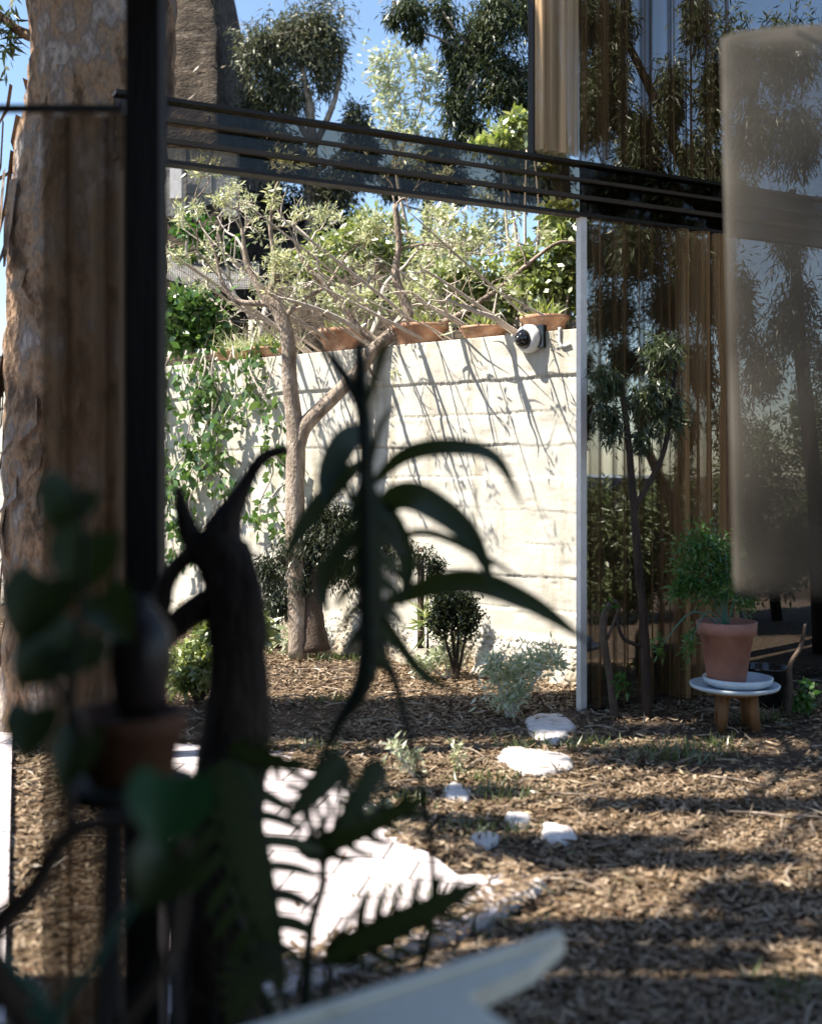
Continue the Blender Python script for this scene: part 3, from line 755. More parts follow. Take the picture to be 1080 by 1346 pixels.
# the courtyard tree: forked, partly lit trunk with one long leaning branch
Y = 9.55
b0 = P(392, HZ, Y); b0[2] = 0
ct = empty('courtyard_tree', b0, 'crooked pale tree leaning over the concrete wall', 'tree')
k = Y / F
mb = MB()
mb.tube([b0, P(390, 780, Y), P(388, 660, Y), P(389, 580, Y), P(380, 500, Y), P(378, 445, Y), P(366, 410, Y), P(345, 385, Y), P(325, 345, Y), P(318, 300, Y)], np.array([13, 13, 13, 12, 10, 9.5, 9, 6, 4, 2]) * k, 12, rough=.07)
mb.tube([P(389, 590, Y), P(400, 560, Y), P(430, 530, Y), P(468, 490, Y), P(492, 458, Y), P(520, 438, Y), P(548, 432, Y)], np.array([12, 11, 9.5, 9, 9, 8.5, 7]) * k, 12, rough=.07)
mb.tube([P(545, 435, Y), P(535, 405, Y), P(520, 362, Y), P(524, 320, Y), P(519, 268, Y)], np.array([7, 6.5, 5.5, 4.5, 4]) * k, 10, rough=.08)
mb.tube([P(548, 432, Y), P(590, 420, Y), P(640, 390, Y), P(690, 350, Y), P(730, 320, Y), P(758, 318, Y)], np.array([5, 4, 3.5, 3, 2.2, 1.5]) * k, 8, rough=.08)
mb.tube([P(500, 452, Y), P(470, 430, Y), P(440, 390, Y), P(400, 345, Y), P(385, 310, Y)], np.array([6, 5, 4, 3, 2]) * k, 8, rough=.08)
mb.tube([P(366, 410, Y), P(352, 400, Y), P(310, 395, Y), P(290, 365, Y), P(282, 330, Y), P(262, 290, Y)], np.array([5, 4.5, 3.5, 2.5, 2, 1.5]) * k, 8, rough=.08)
mb.tube([P(372, 420, Y), P(395, 395, Y), P(430, 375, Y), P(445, 350, Y)], np.array([4, 3.5, 2.5, 1.5]) * k, 8, rough=.08)
mb.tube([P(352, 395, Y), P(362, 350, Y), P(355, 300, Y), P(360, 255, Y)], np.array([4.5, 3.5, 2.5, 1.5]) * k, 8, rough=.08)
mb.tube([P(480, 475, Y), P(490, 492, Y), P(497, 500, Y)], np.array([3, 2, 1]) * k, 6)
tips = []
for x, y, ux, uz in [(519, 268, -.2, 1), (519, 270, .5, .8), (522, 330, .8, .5), (520, 362, -.7, .6), (318, 300, -.1, 1), (262, 290, -.5, 1), (290, 365, -.8, .5), (385, 310, -.2, 1), (440, 390, -.7, .6), (445, 350, .5, .8), (360, 255, .2, 1), (355, 300, .7, .7), (640, 390, .3, .9), (690, 350, .1, 1), (590, 420, .5, .8), (345, 385, .6, .8)]:
    branch(mb, tips, P(x, y, Y), np.array([ux, rng.uniform(-.4, .4), uz]), rng.uniform(.16, .3), .011, 2)
mb.build('trunk', M['grey_bark'], ct)
V, Q = foliage([(t, (.09, .09, .08), 45) for t in tips if rng.random() < .75] + [pc(488, 302, Y, 18, 12, 170), pc(425, 285, Y, 18, 14, 120), pc(260, 270, Y, 8, 14, 70), pc(240, 340, Y, 10, 10, 70), pc(520, 495, Y - .05, 8, 12, 40)], .06, .016, -.1, subs=5)
quad_mesh('crown', V, Q, M['pale'], ct)
# vine on the wall at left
def wp(px, z_, off_=.05):
    q = wallp(px) + WN * off_
    return np.array([q[0], q[1], z_])
vr = empty('climbing_vine', wp(290, 0), 'glossy green climbing vine trailing down the wall at left', 'vine')
mb = MB(); cl = []
for i in range(13):
    px = rng.uniform(205, 375); zz = 2.75; q = [wp(px, zz)]
    for j in range(rng.integers(4, 9)):
        px += rng.normal() * 10; zz -= rng.uniform(.18, .32)
        if zz < .2: break
        q.append(wp(px, zz, rng.uniform(.05, .22)))
    if len(q) > 2:
        mb.tube(q, .008, 5, sub=3)
        for a_ in smooth_path(q, 3)[1:]:
            if rng.random() < .62: cl.append((a_, (.12, .07, .12), rng.integers(3, 15)))
mb.build('stem', M['pale_twig'], vr)
V, Q = foliage(cl, .115, .062, .9, subs=5, tight=.5)
quad_mesh('foliage', V, Q, M['vine'], vr)

tw = empty('overhanging_shrub', (*(wallp(600) - WN * .5), WH), 'bare leaning twigs rising over the wall edge and streaking it with shadows', 'shrub')
mb = MB(); tips = []
for i in range(24):
    u0 = .25 + 3.1 * (i + rng.random()) / 24; a0 = WA + WT * u0
    ln = rng.gamma(5.0, .13) + .2; r_ = rng.choice([.006, .010, .016, .026], p=[.3, .3, .2, .2])
    up_ = rng.uniform(.40, .75); sk = rng.uniform(.15, .40)
    st_ = np.array([*(a0 - WN * .25), WH - .03])
    dv = np.array([*(WN + WT * sk), up_])
    pts = [st_] + [st_ + dv * (.25 + ln) * f + rng.normal(size=3) * .012 + np.array([0, 0, -.10 * f * f]) for f in (.25, .5, .75, 1.0)]
    mb.tube(pts, [r_, r_, r_ * .85, r_ * .7, r_ * .4], 6, sub=4, rough=.08)
    for f in (2, 3, 4):
        for _ in range(2):
            d_ = dv * .4 + rng.normal(size=3) * .5; e_ = pts[f] + d_ * rng.uniform(.1, .22)
            mb.tube([pts[f], (pts[f] + e_) / 2 + rng.normal(size=3) * .02, e_], [r_ * .4, r_ * .3, .0015], 4, sub=2); tips.append(e_)
mb.build('twigs', M['pale_twig'], tw)
V, Q = foliage([(t, .06, 16) for t in tips if rng.random() < .28], .06, .016, -.1, subs=4)
quad_mesh('foliage', V, Q, M['pale'], tw)
# ------------------------------------------------------------------ pots on the wall
def bowl(px, wpx, hpx, label, mat='terracotta', back=.16, plant_n=60):
    q = wallp(px) - WN * back
    r_ = wpx / 2 / F * q[1]; h = hpx / F * q[1]
    root = empty('terracotta_pot', (q[0], q[1], WH), label, 'pot', 'terracotta pots on the wall')
    mb = MB(); mb.lathe((q[0], q[1], WH), [(r_ * .70, 0), (r_ * .74, h * .08), (r_ * .90, h * .74), (r_ * .92, h * .76), (r_ * .99, h * .78), (r_ * 1.0, h * .99), (r_ * .985, h * 1.0), (r_ * .9, h), (r_ * .88, h * .9), (0.0001, h * .88)])
    bo = mb.build('bowl', M[mat], root)
    mb = MB(); mb.lathe((q[0], q[1], WH + h * .885), [(r_ * .87, 0), (.0001, .02)]); mb.build('soil', M['soil'], bo)
    if plant_n:
        V, Q = foliage([((q[0], q[1], WH + h * .9), (r_ * .45, r_ * .45, .03), plant_n * 2)], .14, .02, -.9, subs=10, tight=.6)
        quad_mesh('seedlings', V, Q, M['bright'], root)
bowl(434, 68, 30, 'widest tapered terracotta bowl left of the leaning branch')
bowl(536, 76, 27, 'terracotta bowl half hidden behind the leaning branch')
bowl(620, 66, 17, 'low flat terracotta bowl between branch and security camera')
bowl(700, 66, 24, 'terracotta bowl directly above the white security camera')
bowl(336, 62, 14, 'shallow terracotta bowl among grass above the vine')
bowl(290, 52, 14, 'shallow terracotta bowl furthest left above the vine')
# grass in the trough
q = wallp(325) - WN * .2
gr = empty('ornamental_grass', (q[0], q[1], WH + .02), 'pale arching grass beside the shallow bowls on the wall', 'grass clump')
cc = np.tile([q[0], q[1], WH + .02], (130, 1)) + rng.normal(size=(130, 3)) * (.16, .1, .0)
V, Q = leaves(cc, np.column_stack([rng.normal(size=(130, 2)) * .5, np.ones(130)]), .32, .012, .5)
quad_mesh('blades', V, Q, M['pale'], gr)

# security camera on the wall
q = wallp(700) + WN * .03
ang = math.atan2(WN[1], WN[0])
z_ = P(700, 445, q[1])[2]
sc_ = empty('security_camera', (q[0], q[1], z_), 'white round security camera with black dome fixed to the wall', 'camera')
def wlathe(prof, n_=36):
    mb = MB(); mb.lathe((0, 0, 0), prof, n_)
    X = np.array([WN[0], WN[1], -.15]); X /= np.linalg.norm(X); X = np.array([X[0] - .55 * .64, X[1] + .55 * .55 * -.2, X[2]]); X /= np.linalg.norm(X)
    s_ = np.cross(X, (0, 0, 1.0)); s_ /= np.linalg.norm(s_); t_ = np.cross(s_, X)
    mb.v = [tuple(np.array([q[0], q[1], z_]) + s_ * v[0] + t_ * v[1] + X * v[2]) for v in mb.v]
    return mb
wlathe([(.075, -.03), (.10, -.02), (.108, .0), (.108, .03), (.10, .055), (.082, .075), (.078, .075)]).build('housing', M['plastic'], sc_)
wlathe([(.076, .074), (.072, .09), (.055, .118), (.03, .135), (.0001, .14)]).build('dome', M['black_plastic'], sc_)
dome = bpy.data.objects['dome']
wlathe([(.030, .134), (.032, .139), (.018, .146), (.0001, .148)], 20).build('lens', M['black_plastic'], dome)
mb = MB(); mb.box((q[0] + WT[0] * -.10, q[1] + WT[1] * -.10, z_ + .01), (.05, .06, .17), ang); mb.build('bracket', M['black_plastic'], sc_)
# white conduit at the right end of the wall
q0, q1 = wallp(738) + WN * .03, wallp(752) + WN * .03
zc = P(740, 455, q0[1])[2]
mb = MB(); mb.tube([(*q0, zc + .14), (*q0, zc + .03), (*(q0 * .7 + q1 * .3), zc), (*q1, zc + .01)], .011, 8)
tag(mb.build('conduit', M['plastic']), 'thin white conduit bent at the right end of the wall', 'pipe')

# small retaining wall and net high on the slope
Y = slope_hit(268, 262) - .12
rw = empty('block_wall', P(268, 262, Y), 'grey block wall with pale post high on the slope', 'wall')
p0, p1 = P(212, 262, Y), P(312, 262, Y)
mb = MB()
for i in range(3):
    for j in range(3):
        w_ = (p1[0] - p0[0]) / 3
        mb.box((p0[0] + w_ * (j + .5), Y + .10 + .01 * ((i + j) % 2), p0[2] - .2 + .27 * (i + .5)), (w_ - .008, .2, .265))
mb.build('blocks', M['grey_block'], rw)
a_, b_ = P(225, 262, Y - .06), P(240, 215, Y - .06)
mb = MB(); mb.box(((a_[0] + b_[0]) / 2, Y - .08, (a_[2] + b_[2]) / 2), (b_[0] - a_[0], .1, b_[2] - a_[2])); mb.build('post', M['white_paint'], rw)
Y = slope_hit(265, 375) - .35
nn = empty('shade_net', P(270, 350, Y), 'grey mesh netting sagging along the slope at left', 'net')
mb = MB()
def npnt(s_, t_):
    x = 190 + 150 * s_; y = 322 + 34 * t_ + 22 * s_ + 10 * math.sin(3.1 * s_)
    return P(x, y, Y + .5 * (1 - t_))
for i in range(64):
    s_ = i / 63; mb.tube([npnt(s_, t_) for t_ in (0, .5, 1)], .006, 4, sub=2)
for j in range(16):
    t_ = j / 15; mb.tube([npnt(s_, t_) for s_ in np.linspace(0, 1, 8)], .006, 4, sub=2)
mb.build('mesh', M['net'], nn)

# ------------------------------------------------------------------ plants at the foot of the wall
def gplant(name, label, cat, px, py, cls, mat, L, Wd, stems=(), grp=None, stm='dark_bark', droop=.3, subs=10, Yo=None, **kw):
    b0 = G(px, py); Y = b0[1]
    lim = wallp(px)[1] - .55
    if px < 745 and Y > lim: Y = lim; b0 = P(px, HZ, Y); b0[2] = 0
    st = [([P(x, y, Y) for x, y in pts], np.array(r) / F * Y) for pts, r in stems]
    if not st:
        for q in cls[:4]: st.append(([b0, (b0 + P(q[0], q[1], Y)) / 2, P(q[0], q[1], Y)], np.array([.014, .01, .005])))
    return plant(name, label, cat, b0, st, [pc(q[0], q[1], Y, q[2], q[3], q[4]) for q in cls], mat, L, Wd, stm, droop, grp, subs, **kw)
gplant('pepper_tree', 'dark weeping tree with stout brown trunk before the wall', 'tree', 413, 852,
       [(430, 690, 45, 30, 1500), (400, 720, 46, 34, 1500), (450, 735, 38, 40, 1300), (395, 765, 30, 30, 800), (520, 715, 26, 30, 700), (545, 720, 18, 26, 400), (355, 745, 20, 20, 400), (365, 790, 18, 20, 350), (470, 690, 30, 24, 700)],
       'bush_dark', .10, .018, [([(415, 855), (411, 810), (413, 770), (425, 710)], [20, 15, 13, 8]), ([(413, 780), (380, 745), (362, 730)], [6, 4, 3]), ([(418, 740), (470, 710), (535, 705)], [7, 5, 3])], None, 'stem_brown', 1.5, 12)
gplant('young_tree', 'thin dark young tree hanging left of the weeping one', 'tree', 365, 852, [(362, 770, 20, 24, 420), (352, 800, 14, 16, 240), (378, 800, 14, 20, 240)], 'bush_dark', .10, .02, [([(365, 852), (362, 800), (355, 730)], [5, 4, 3])], None, 'dark_bark', 1.2)
gplant('young_tree', 'thin straight young tree right of the weeping one', 'tree', 553, 852, [(568, 740, 14, 22, 320), (572, 765, 10, 16, 160), (545, 730, 14, 16, 200)], 'bush_dark', .09, .018, [([(553, 852), (553, 790), (553, 720)], [5, 4.5, 4])], None, 'stem_brown', 1.2)
gplant('round_bush', 'dark round bush with red flowers at the wall foot', 'shrub', 600, 852, [(603, 805, 26, 26, 1500), (590, 790, 24, 20, 800), (615, 820, 20, 22, 800), (580, 820, 18, 22, 600)], 'bush_dark', .05, .03, droop=0)
gplant('spiky_plant', 'spiky bright green plant beside the round bush', 'plant', 562, 850, [(562, 815, 12, 16, 60)], 'bright', .22, .02, droop=-.6, subs=4)
gplant('spiky_plant', 'silver leaved spiky plant by the stout brown trunk', 'plant', 385, 858, [(382, 838, 14, 10, 45)], 'silver', .24, .03, droop=.1, subs=3)
gplant('low_shrub', 'bright yellow green shrub seen past the dark forked trunk', 'shrub', 260, 925, [(255, 870, 34, 26, 900), (240, 890, 28, 26, 600), (290, 865, 24, 26, 500), (330, 830, 22, 28, 420), (275, 830, 20, 20, 300)], 'bright', .08, .03, droop=0)
gplant('silvery_shrub', 'largest silvery white shrub at the foot of the wall', 'shrub', 668, 945, [(665, 905, 26, 34, 620), (690, 880, 22, 26, 400), (650, 880, 16, 24, 260), (720, 870, 22, 26, 320)], 'silver', .06, .016, stm='pale_twig', droop=-.3, grp='silvery shrubs in the mulch')
gplant('silvery_shrub', 'silvery shrub with green tips beside the round bush', 'shrub', 590, 890, [(585, 865, 20, 18, 320), (560, 875, 18, 14, 200), (600, 850, 12, 22, 200)], 'silver', .06, .018, stm='pale_twig', droop=-.3, grp='silvery shrubs in the mulch')
gplant('silvery_shrub', 'sparse pale shrub growing from open mulch near the patio', 'shrub', 545, 1025, [(540, 1005, 18, 16, 110), (520, 985, 12, 14, 60)], 'silver', .05, .013, stm='pale_twig', droop=-.4, grp='silvery shrubs in the mulch')
gplant('silvery_shrub', 'smallest pale green sprig left of the widest light fleck', 'shrub', 605, 1015, [(600, 990, 10, 18, 60)], 'pale', .05, .013, stm='pale_twig', droop=-.4, grp='silvery shrubs in the mulch')
gplant('silvery_shrub', 'pale green shrub along the right patio edge', 'shrub', 510, 1085, [(505, 1070, 22, 10, 160), (470, 1060, 12, 12, 80)], 'silver', .05, .013, stm='pale_twig', droop=-.4, grp='silvery shrubs in the mulch')
b0 = G(600, 838)
# ------------------------------------------------------------------ saplings and stool in front of the glass
gplant('sapling', 'bent bare sapling with pale broken top by the curtain', 'sapling', 806, 945, [(815, 900, 10, 16, 40), (800, 800, 8, 8, 14)], 'fern', .06, .025, [([(808, 946), (803, 900), (794, 850), (793, 815), (802, 792)], [6, 5, 5, 5, 4]), ([(798, 840), (812, 800), (806, 788)], [2, 2, 2])], None, 'stem_brown')
gplant('sapling', 'tall thin gum sapling standing before the dark window', 'sapling', 850, 945, [(800, 500, 22, 24, 320), (850, 520, 30, 30, 420), (805, 560, 16, 30, 220), (845, 575, 14, 24, 160), (880, 545, 22, 34, 300), (790, 540, 12, 20, 100), (870, 460, 30, 26, 260)], 'gum', .12, .02,
       [([(850, 946), (849, 880), (846, 820), (838, 740), (832, 660), (826, 580), (815, 500)], [7.5, 6.5, 6, 5.5, 5, 4.5, 3]), ([(846, 850), (820, 840), (810, 815)], [3, 2.5, 2]), ([(833, 670), (870, 600), (880, 540), (890, 470)], [4, 3.5, 3, 2])], None, 'dark_bark', 1.4)
gplant('sapling', 'short crooked sapling furthest right before the window', 'sapling', 1037, 942, [(1055, 920, 14, 14, 90), (1062, 905, 10, 10, 40)], 'fern', .07, .03, [([(1036, 943), (1038, 905), (1038, 875), (1052, 850), (1058, 820)], [4.5, 4, 3.5, 3, 2])], None, 'stem_brown')
gplant('seedling', 'leafy green seedling between the two left saplings', 'plant', 820, 925, [(822, 885, 12, 22, 130), (815, 905, 10, 14, 70)], 'fern', .07, .03)
Yp = 6.95
sx = G(965, 960)
st = empty('plant_stool', (sx[0], sx[1], 0), 'low wooden stool carrying the pale blue tray and plant', 'stool')
zt = P(965, 912, Yp)[2]
for dx, dy in ((-.075, -.06), (.09, -.07), (-.06, .09), (.08, .08)):
    mb = MB(); mb.tube([(sx[0] + dx * 1.25, sx[1] + dy, 0), (sx[0] + dx, sx[1] + dy * .9, zt)], [.028, .034], 8, sub=1); mb.build('leg', M['stool_wood'], st)
mb = MB(); mb.lathe((sx[0], sx[1], zt - .001), [(.15, 0), (.16, .008), (.16, .022), (.15, .026)]); mb.build('seat', M['stool_wood'], st)
zt += .026
ty = empty('tray', (sx[0], sx[1], zt), 'shallow pale blue enamel tray under the fern pot', 'tray')
mb = MB(); mb.lathe((sx[0], sx[1], zt), [(.22, 0), (.262, .014), (.27, .034), (.262, .036), (.25, .018), (.0001, .012)]); mb.build('dish', M['enamel'], ty)
mb = MB(); mb.lathe((sx[0] + .02, sx[1], zt + .014), [(.15, 0), (.20, .03), (.21, .062), (.2, .064), (.185, .035), (.0001, .02)]); mb.build('saucer', M['enamel'], ty)
pz = zt + .036
px_ = P(955, 860, Yp)[0]
pt = empty('potted_fern', (px_, sx[1], pz), 'pinkish clay pot of bushy green fern on the tray', 'potted plant')
k = Yp / F
mb = MB(); mb.lathe((px_, sx[1], pz), [(23 * k, 0), (25 * k, .02), (34 * k, 64 * k), (38 * k, 65 * k), (39.5 * k, 82 * k), (36 * k, 82 * k), (34 * k, 74 * k), (.0001, 72 * k)]); mb.build('pot', M['pink_clay'], pt)
mb = MB()
cl = [pc(925, 720, Yp, 34, 30, 900), pc(905, 750, Yp, 26, 30, 600), pc(950, 745, Yp, 28, 34, 700), pc(890, 775, Yp, 16, 18, 260), pc(935, 775, Yp, 34, 18, 500), pc(905, 850, Yp - .1, 7, 26, 120), pc(868, 850, Yp - .1, 8, 14, 60), pc(980, 790, Yp, 18, 14, 200)]
for q in cl: mb.tube([(px_, sx[1], pz + 70 * k), ((px_ + q[0][0]) / 2, sx[1] - .03, max(q[0][2], pz + 84 * k) + .05), q[0]], [.006, .005, .003], 5)
mb.build('stems', M['stem_teal'], pt)
V, Q = foliage(cl, .05, .012, .2, subs=14)
quad_mesh('fronds', V, Q, M['fern'], pt)

# ------------------------------------------------------------------ near plants shaded by the added roof and walls
def frame_leaf(base, tip, up):
    base = np.array(base, float); tip = np.array(tip, float)
    e = tip - base; L = np.linalg.norm(e); e /= L
    n_ = np.array(up, float); n_ -= e * np.dot(n_, e); n_ /= np.linalg.norm(n_)
    return base, e, np.cross(n_, e), n_, L
def monstera(mb, base, tip, width, up, nf=7, seed=0, gap=.42):
    """split leaf: a narrow body along the midrib and curved fingers on either side"""
    r_ = np.random.default_rng(seed)
    base, e, s, n_, L = frame_leaf(base, tip, up)
    def pt_(t, x): return base + e * L * t + s * x + n_ * (-.10 * L * (t - .3) ** 2 - .25 * abs(x) ** 1.5)
    prof = lambda t: width * .5 * (np.sin(np.pi * min(max(t, 0.0), 1.0) ** .62) ** .75)
    core = lambda t: .30 * prof(t) + .006
    m_ = 26
    V = []; Fc = []
    for i in range(m_ + 1):
        t = i / m_
        V += [pt_(t, -core(t)), pt_(t, 0), pt_(t, core(t))]
    for i in range(m_):
        a = 3 * i; Fc += [(a, a + 1, a + 4, a + 3), (a + 1, a + 2, a + 5, a + 4)]
    mb.add(V, Fc, True)
    for sgn in (-1, 1):
        for i in range(nf):
            t0 = (i + .06) / nf * .92; t1 = (i + 1 - gap * r_.uniform(.7, 1.25)) / nf * .92
            tm = (t0 + t1) / 2
            reach = prof(tm) * r_.uniform(.88, 1.1)
            V = []; Fc = []; q_ = 9
            for j in range(q_ + 1):
                f = j / q_
                x = core(tm) * .6 + (reach - core(tm) * .6) * f
                sw = .16 * f ** 1.5 * (1 - .5 * tm)          # fingers sweep towards the tip
                wd = (t1 - t0) * (1 + .25 * f) * math.sqrt(max(1 - max(f - .55, 0) ** 2 / .21, .02)) / 2
                V += [pt_(tm + sw - wd, sgn * x), pt_(tm + sw + wd, sgn * x)]
            for j in range(q_):
                a = 2 * j; Fc.append((a, a + 1, a + 3, a + 2) if sgn > 0 else (a, a + 2, a + 3, a + 1))
            mb.add(V, Fc, True)
def blade(mb, pts, width, up=(0, -1, .4), fold=.15):
    p = smooth_path(pts, 8); n_ = len(p)
    d = np.gradient(p, axis=0); d /= np.linalg.norm(d, axis=1)[:, None]
    V = []; Fc = []
    for i in range(n_):
        t = i / (n_ - 1); w_ = width * .5 * max(math.sin(math.pi * t ** .8), .02) ** .8
        s = np.cross(np.array(up, float), d[i]); s /= np.linalg.norm(s) + 1e-9
        u_ = np.cross(d[i], s)
        V += [p[i] - s * w_ + u_ * w_ * fold, p[i], p[i] + s * w_ + u_ * w_ * fold]
    for i in range(n_ - 1):
        a = 3 * i; Fc += [(a, a + 1, a + 4, a + 3), (a + 1, a + 2, a + 5, a + 4)]
    mb.add(V, Fc, True)
def potbelow(root, x, y, r_=.16, h=.30, z0=.06):
    mb = MB(); mb.lathe((x, y, z0), [(r_ * .7, 0), (r_ * .72, .02), (r_ * .95, h * .82), (r_, h * .83), (r_ * 1.02, h), (r_ * .92, h), (r_ * .9, h * .9), (.0001, h * .88)]); mb.build('pot', M['dark_clay'], root)
# split-leaf plant
Y = 2.35
mp_ = P(400, HZ, Y); mo = empty('monstera_plant', (mp_[0], Y, .06), 'dark split leaf monstera silhouetted against the white patio', 'plant')
potbelow(mo, mp_[0], Y)
mb = MB()
root_p = np.array([mp_[0], Y, .33])
spec = [((292, 1000), (372, 1300), 175, 2.25, 1), ((455, 995), (380, 1075), 95, 2.3, 2), ((425, 1262), (630, 1165), 105, 2.2, 3), ((480, 630), (492, 900), 100, 2.45, 4), ((300, 985), (395, 1010), 60, 2.35, 5), ((395, 1125), (560, 1050), 80, 2.4, 6), ((360, 1240), (300, 1346), 90, 2.2, 7), ((500, 1000), (450, 1090), 70, 2.3, 9)]
stm = MB()
for (bx, by), (tx, ty_), wpx, yy_, sd_ in spec:
    lm = MB(); monstera(lm, P(bx, by, yy_), P(tx, ty_, yy_ - .06), wpx / F * yy_, (.15, -1, .25), 8 if sd_ in (1, 3, 4) else 6, sd_)
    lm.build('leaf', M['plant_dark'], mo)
q = lambda x, y, yy_=2.4: P(x, y, yy_)
stm.tube([root_p, q(405, 1240), q(425, 1150), q(405, 1060), q(440, 960), q(480, 890), q(482, 760), q(478, 560)], [.016, .011, .009, .008, .010, .022, .016, .012], 8, rough=.1)
stm.tube([root_p, q(340, 1300), q(296, 1150), q(285, 1050), q(292, 1000)], [.014, .01, .008, .007, .006], 7)
stm.tube([q(425, 1150), q(440, 1080), q(455, 995)], [.006, .005, .004], 6)
stm.tube([root_p, q(430, 1300), q(425, 1258)], [.008, .006, .005], 6)
stm.tube([q(405, 1060), q(390, 1100), q(395, 1125)], [.005, .005, .005], 6)
stm.tube([q(285, 1050), q(290, 1000), q(300, 985)], [.006, .005, .005], 6)
stm.tube([q(440, 960), q(475, 975), q(500, 1000)], [.005, .005, .004], 6)
stm.tube([root_p, q(370, 1300), q(360, 1240)], [.007, .006, .005], 6)
stm.build('stem', M['stem_dark'], mo)
# strap-leaved plant, centre
Y = 2.5
dp = P(500, HZ, Y); dr = empty('strap_leaf_plant', (dp[0], Y, .06), 'dark strap leaved plant arching before the concrete wall', 'plant')
potbelow(dr, dp[0], Y + .02, .13, .26)
stm = MB(); q = lambda x, y, yy_=2.5: P(x, y, yy_)
stm.tube([(dp[0], Y, .3), q(560, 1250), q(565, 1100), q(520, 900), q(492, 850), q(484, 700), q(482, 600), q(476, 520), q(472, 450)], [.012, .009, .007, .009, .026, .020, .015, .016, .010], 8, rough=.12)
stm.tube([q(478, 540), q(450, 490), q(412, 442)], [.014, .011, .005], 8, rough=.12)
stm.tube([q(484, 700), q(455, 640), q(440, 610)], [.009, .007, .004], 7)
stm.build('stem', M['stem_dark'], dr)
for pts, w_ in [([(486, 640), (530, 600), (590, 588), (650, 602), (688, 668)], 26), ([(486, 690), (520, 655), (560, 660), (618, 706), (652, 778)], 42), ([(486, 720), (560, 700), (640, 735), (690, 765)], 12), ([(486, 800), (600, 765), (690, 790), (775, 846)], 34),
                ([(482, 560), (455, 580), (432, 625), (425, 670)], 38), ([(484, 600), (440, 640), (400, 690), (372, 740)], 28), ([(486, 660), (510, 680), (535, 740), (528, 800)], 30), ([(486, 780), (520, 840), (560, 890), (610, 912)], 16),
                ([(480, 540), (500, 470), (505, 440)], 10), ([(486, 620), (500, 560), (530, 520)], 8), ([(486, 700), (450, 720), (425, 770), (430, 810)], 26)]:
    lm = MB(); blade(lm, [P(x, y, 2.5 - .03 * i) for i, (x, y) in enumerate(pts)], w_ / F * 2.5); lm.build('leaf', M['plant_dark'], dr)
# dark forked trunk at left
Y = 2.75
ft = P(305, HZ, Y); fk = empty('forked_tree', (ft[0], Y, .0), 'dark forked tree trunk in shade with one reaching arm', 'tree')
q = lambda x, y, yy_=2.75: P(x, y, yy_); k = Y / F
mb = MB()
mb.tube([(ft[0] - .03, Y, 0), q(285, 1340), q(290, 1150), q(305, 980), q(312, 860), q(305, 760), q(292, 705), q(318, 645), q(345, 602), q(378, 590)], np.array([62, 60, 58, 44, 38, 38, 28, 11, 9, 6.5]) * k, 16, rough=.10)
mb.tube([q(308, 800), q(280, 745), q(255, 712), q(242, 680), q(234, 640)], np.array([22, 22, 16, 12, 5]) * k, 12, rough=.12)
mb.tube([q(300, 790), q(260, 800), q(225, 830), q(200, 870)], np.array([22, 20, 16, 10]) * k, 12, rough=.12)
mb.tube([q(258, 720), q(222, 760), q(210, 820)], np.array([13, 12, 12]) * k, 10, rough=.12)
mb.tube([q(330, 800), q(344, 880), q(342, 960), q(352, 1015)], np.array([6, 6, 6, 4]) * k, 8, rough=.12)
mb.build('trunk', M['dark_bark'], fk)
# terracotta bowl, dark vase and a green leaved plant at the very front
Y = 1.75
z_ = P(170, 1022, Y)[2]
sb = P(172, 1022, Y)
tbp = empty('plant_stand', (sb[0], Y, .06), 'tall dark stand under the terracotta bowl at left', 'plant stand')
mb = MB(); mb.lathe((sb[0], Y, z_ - .03), [(.07, 0), (.10, .005), (.10, .025), (.09, .03)]); mb.build('top', M['post_wood'], tbp)
for a in (0.4, 2.5, 4.6):
    mb = MB(); mb.tube([(sb[0] + .10 * math.cos(a), Y + .10 * math.sin(a), .06), (sb[0] + .05 * math.cos(a), Y + .05 * math.sin(a), z_ - .028)], .010, 8, sub=1); mb.build('leg', M['post_wood'], tbp)
bw = empty('terracotta_bowl', (sb[0], Y, z_), 'broad terracotta bowl in deep shade at lower left', 'bowl'); k = Y / F
mb = MB(); mb.lathe((sb[0], Y, z_), [(50 * k, 0), (58 * k, 8 * k), (66 * k, 60 * k), (72 * k, 62 * k), (73 * k, 88 * k), (66 * k, 88 * k), (62 * k, 78 * k), (.0001, 72 * k)]); mb.build('bowl', M['dark_clay'], bw)
vs_ = empty('vase', (P(180, 940, Y)[0], Y + .02, z_ + 76 * k), 'rounded dark vase sitting in the terracotta bowl', 'vase')
mb = MB(); mb.lathe((P(180, 940, Y)[0], Y + .02, z_ + 76 * k), [(24 * k, 0), (38 * k, 30 * k), (45 * k, 75 * k), (40 * k, 115 * k), (24 * k, 142 * k), (15 * k, 150 * k), (18 * k, 158 * k), (12 * k, 156 * k), (10 * k, 130 * k)]); mb.build('body', M['vase'], vs_)
ph = empty('philodendron', P(110, 1400, 1.5), 'broad leaved plant with one green heart leaf at lower left', 'plant')
Y = 1.5
stm = MB(); q = lambda x, y, yy_=1.5: P(x, y, yy_)
gb = q(90, 1500)
ph.location = (gb[0], gb[1], .06)
stm.tube([(gb[0], gb[1], .06), gb, q(-10, 1260), q(45, 1170), q(95, 1095), q(180, 1075), q(205, 1040)], np.array([18, 17, 17, 16, 13, 9, 6]) * Y / F, 10, rough=.12)
stm.tube([q(95, 1100), q(85, 1000), q(110, 960), q(60, 880), q(40, 800)], np.array([10, 8, 7, 6, 5]) * Y / F, 9, rough=.1)
stm.tube([gb, q(130, 1390), q(215, 1270), q(240, 1150), q(230, 1020)], np.array([11, 10, 10, 9, 6]) * Y / F, 9, rough=.12)
stm.build('stem', M['stem_brown'], ph)
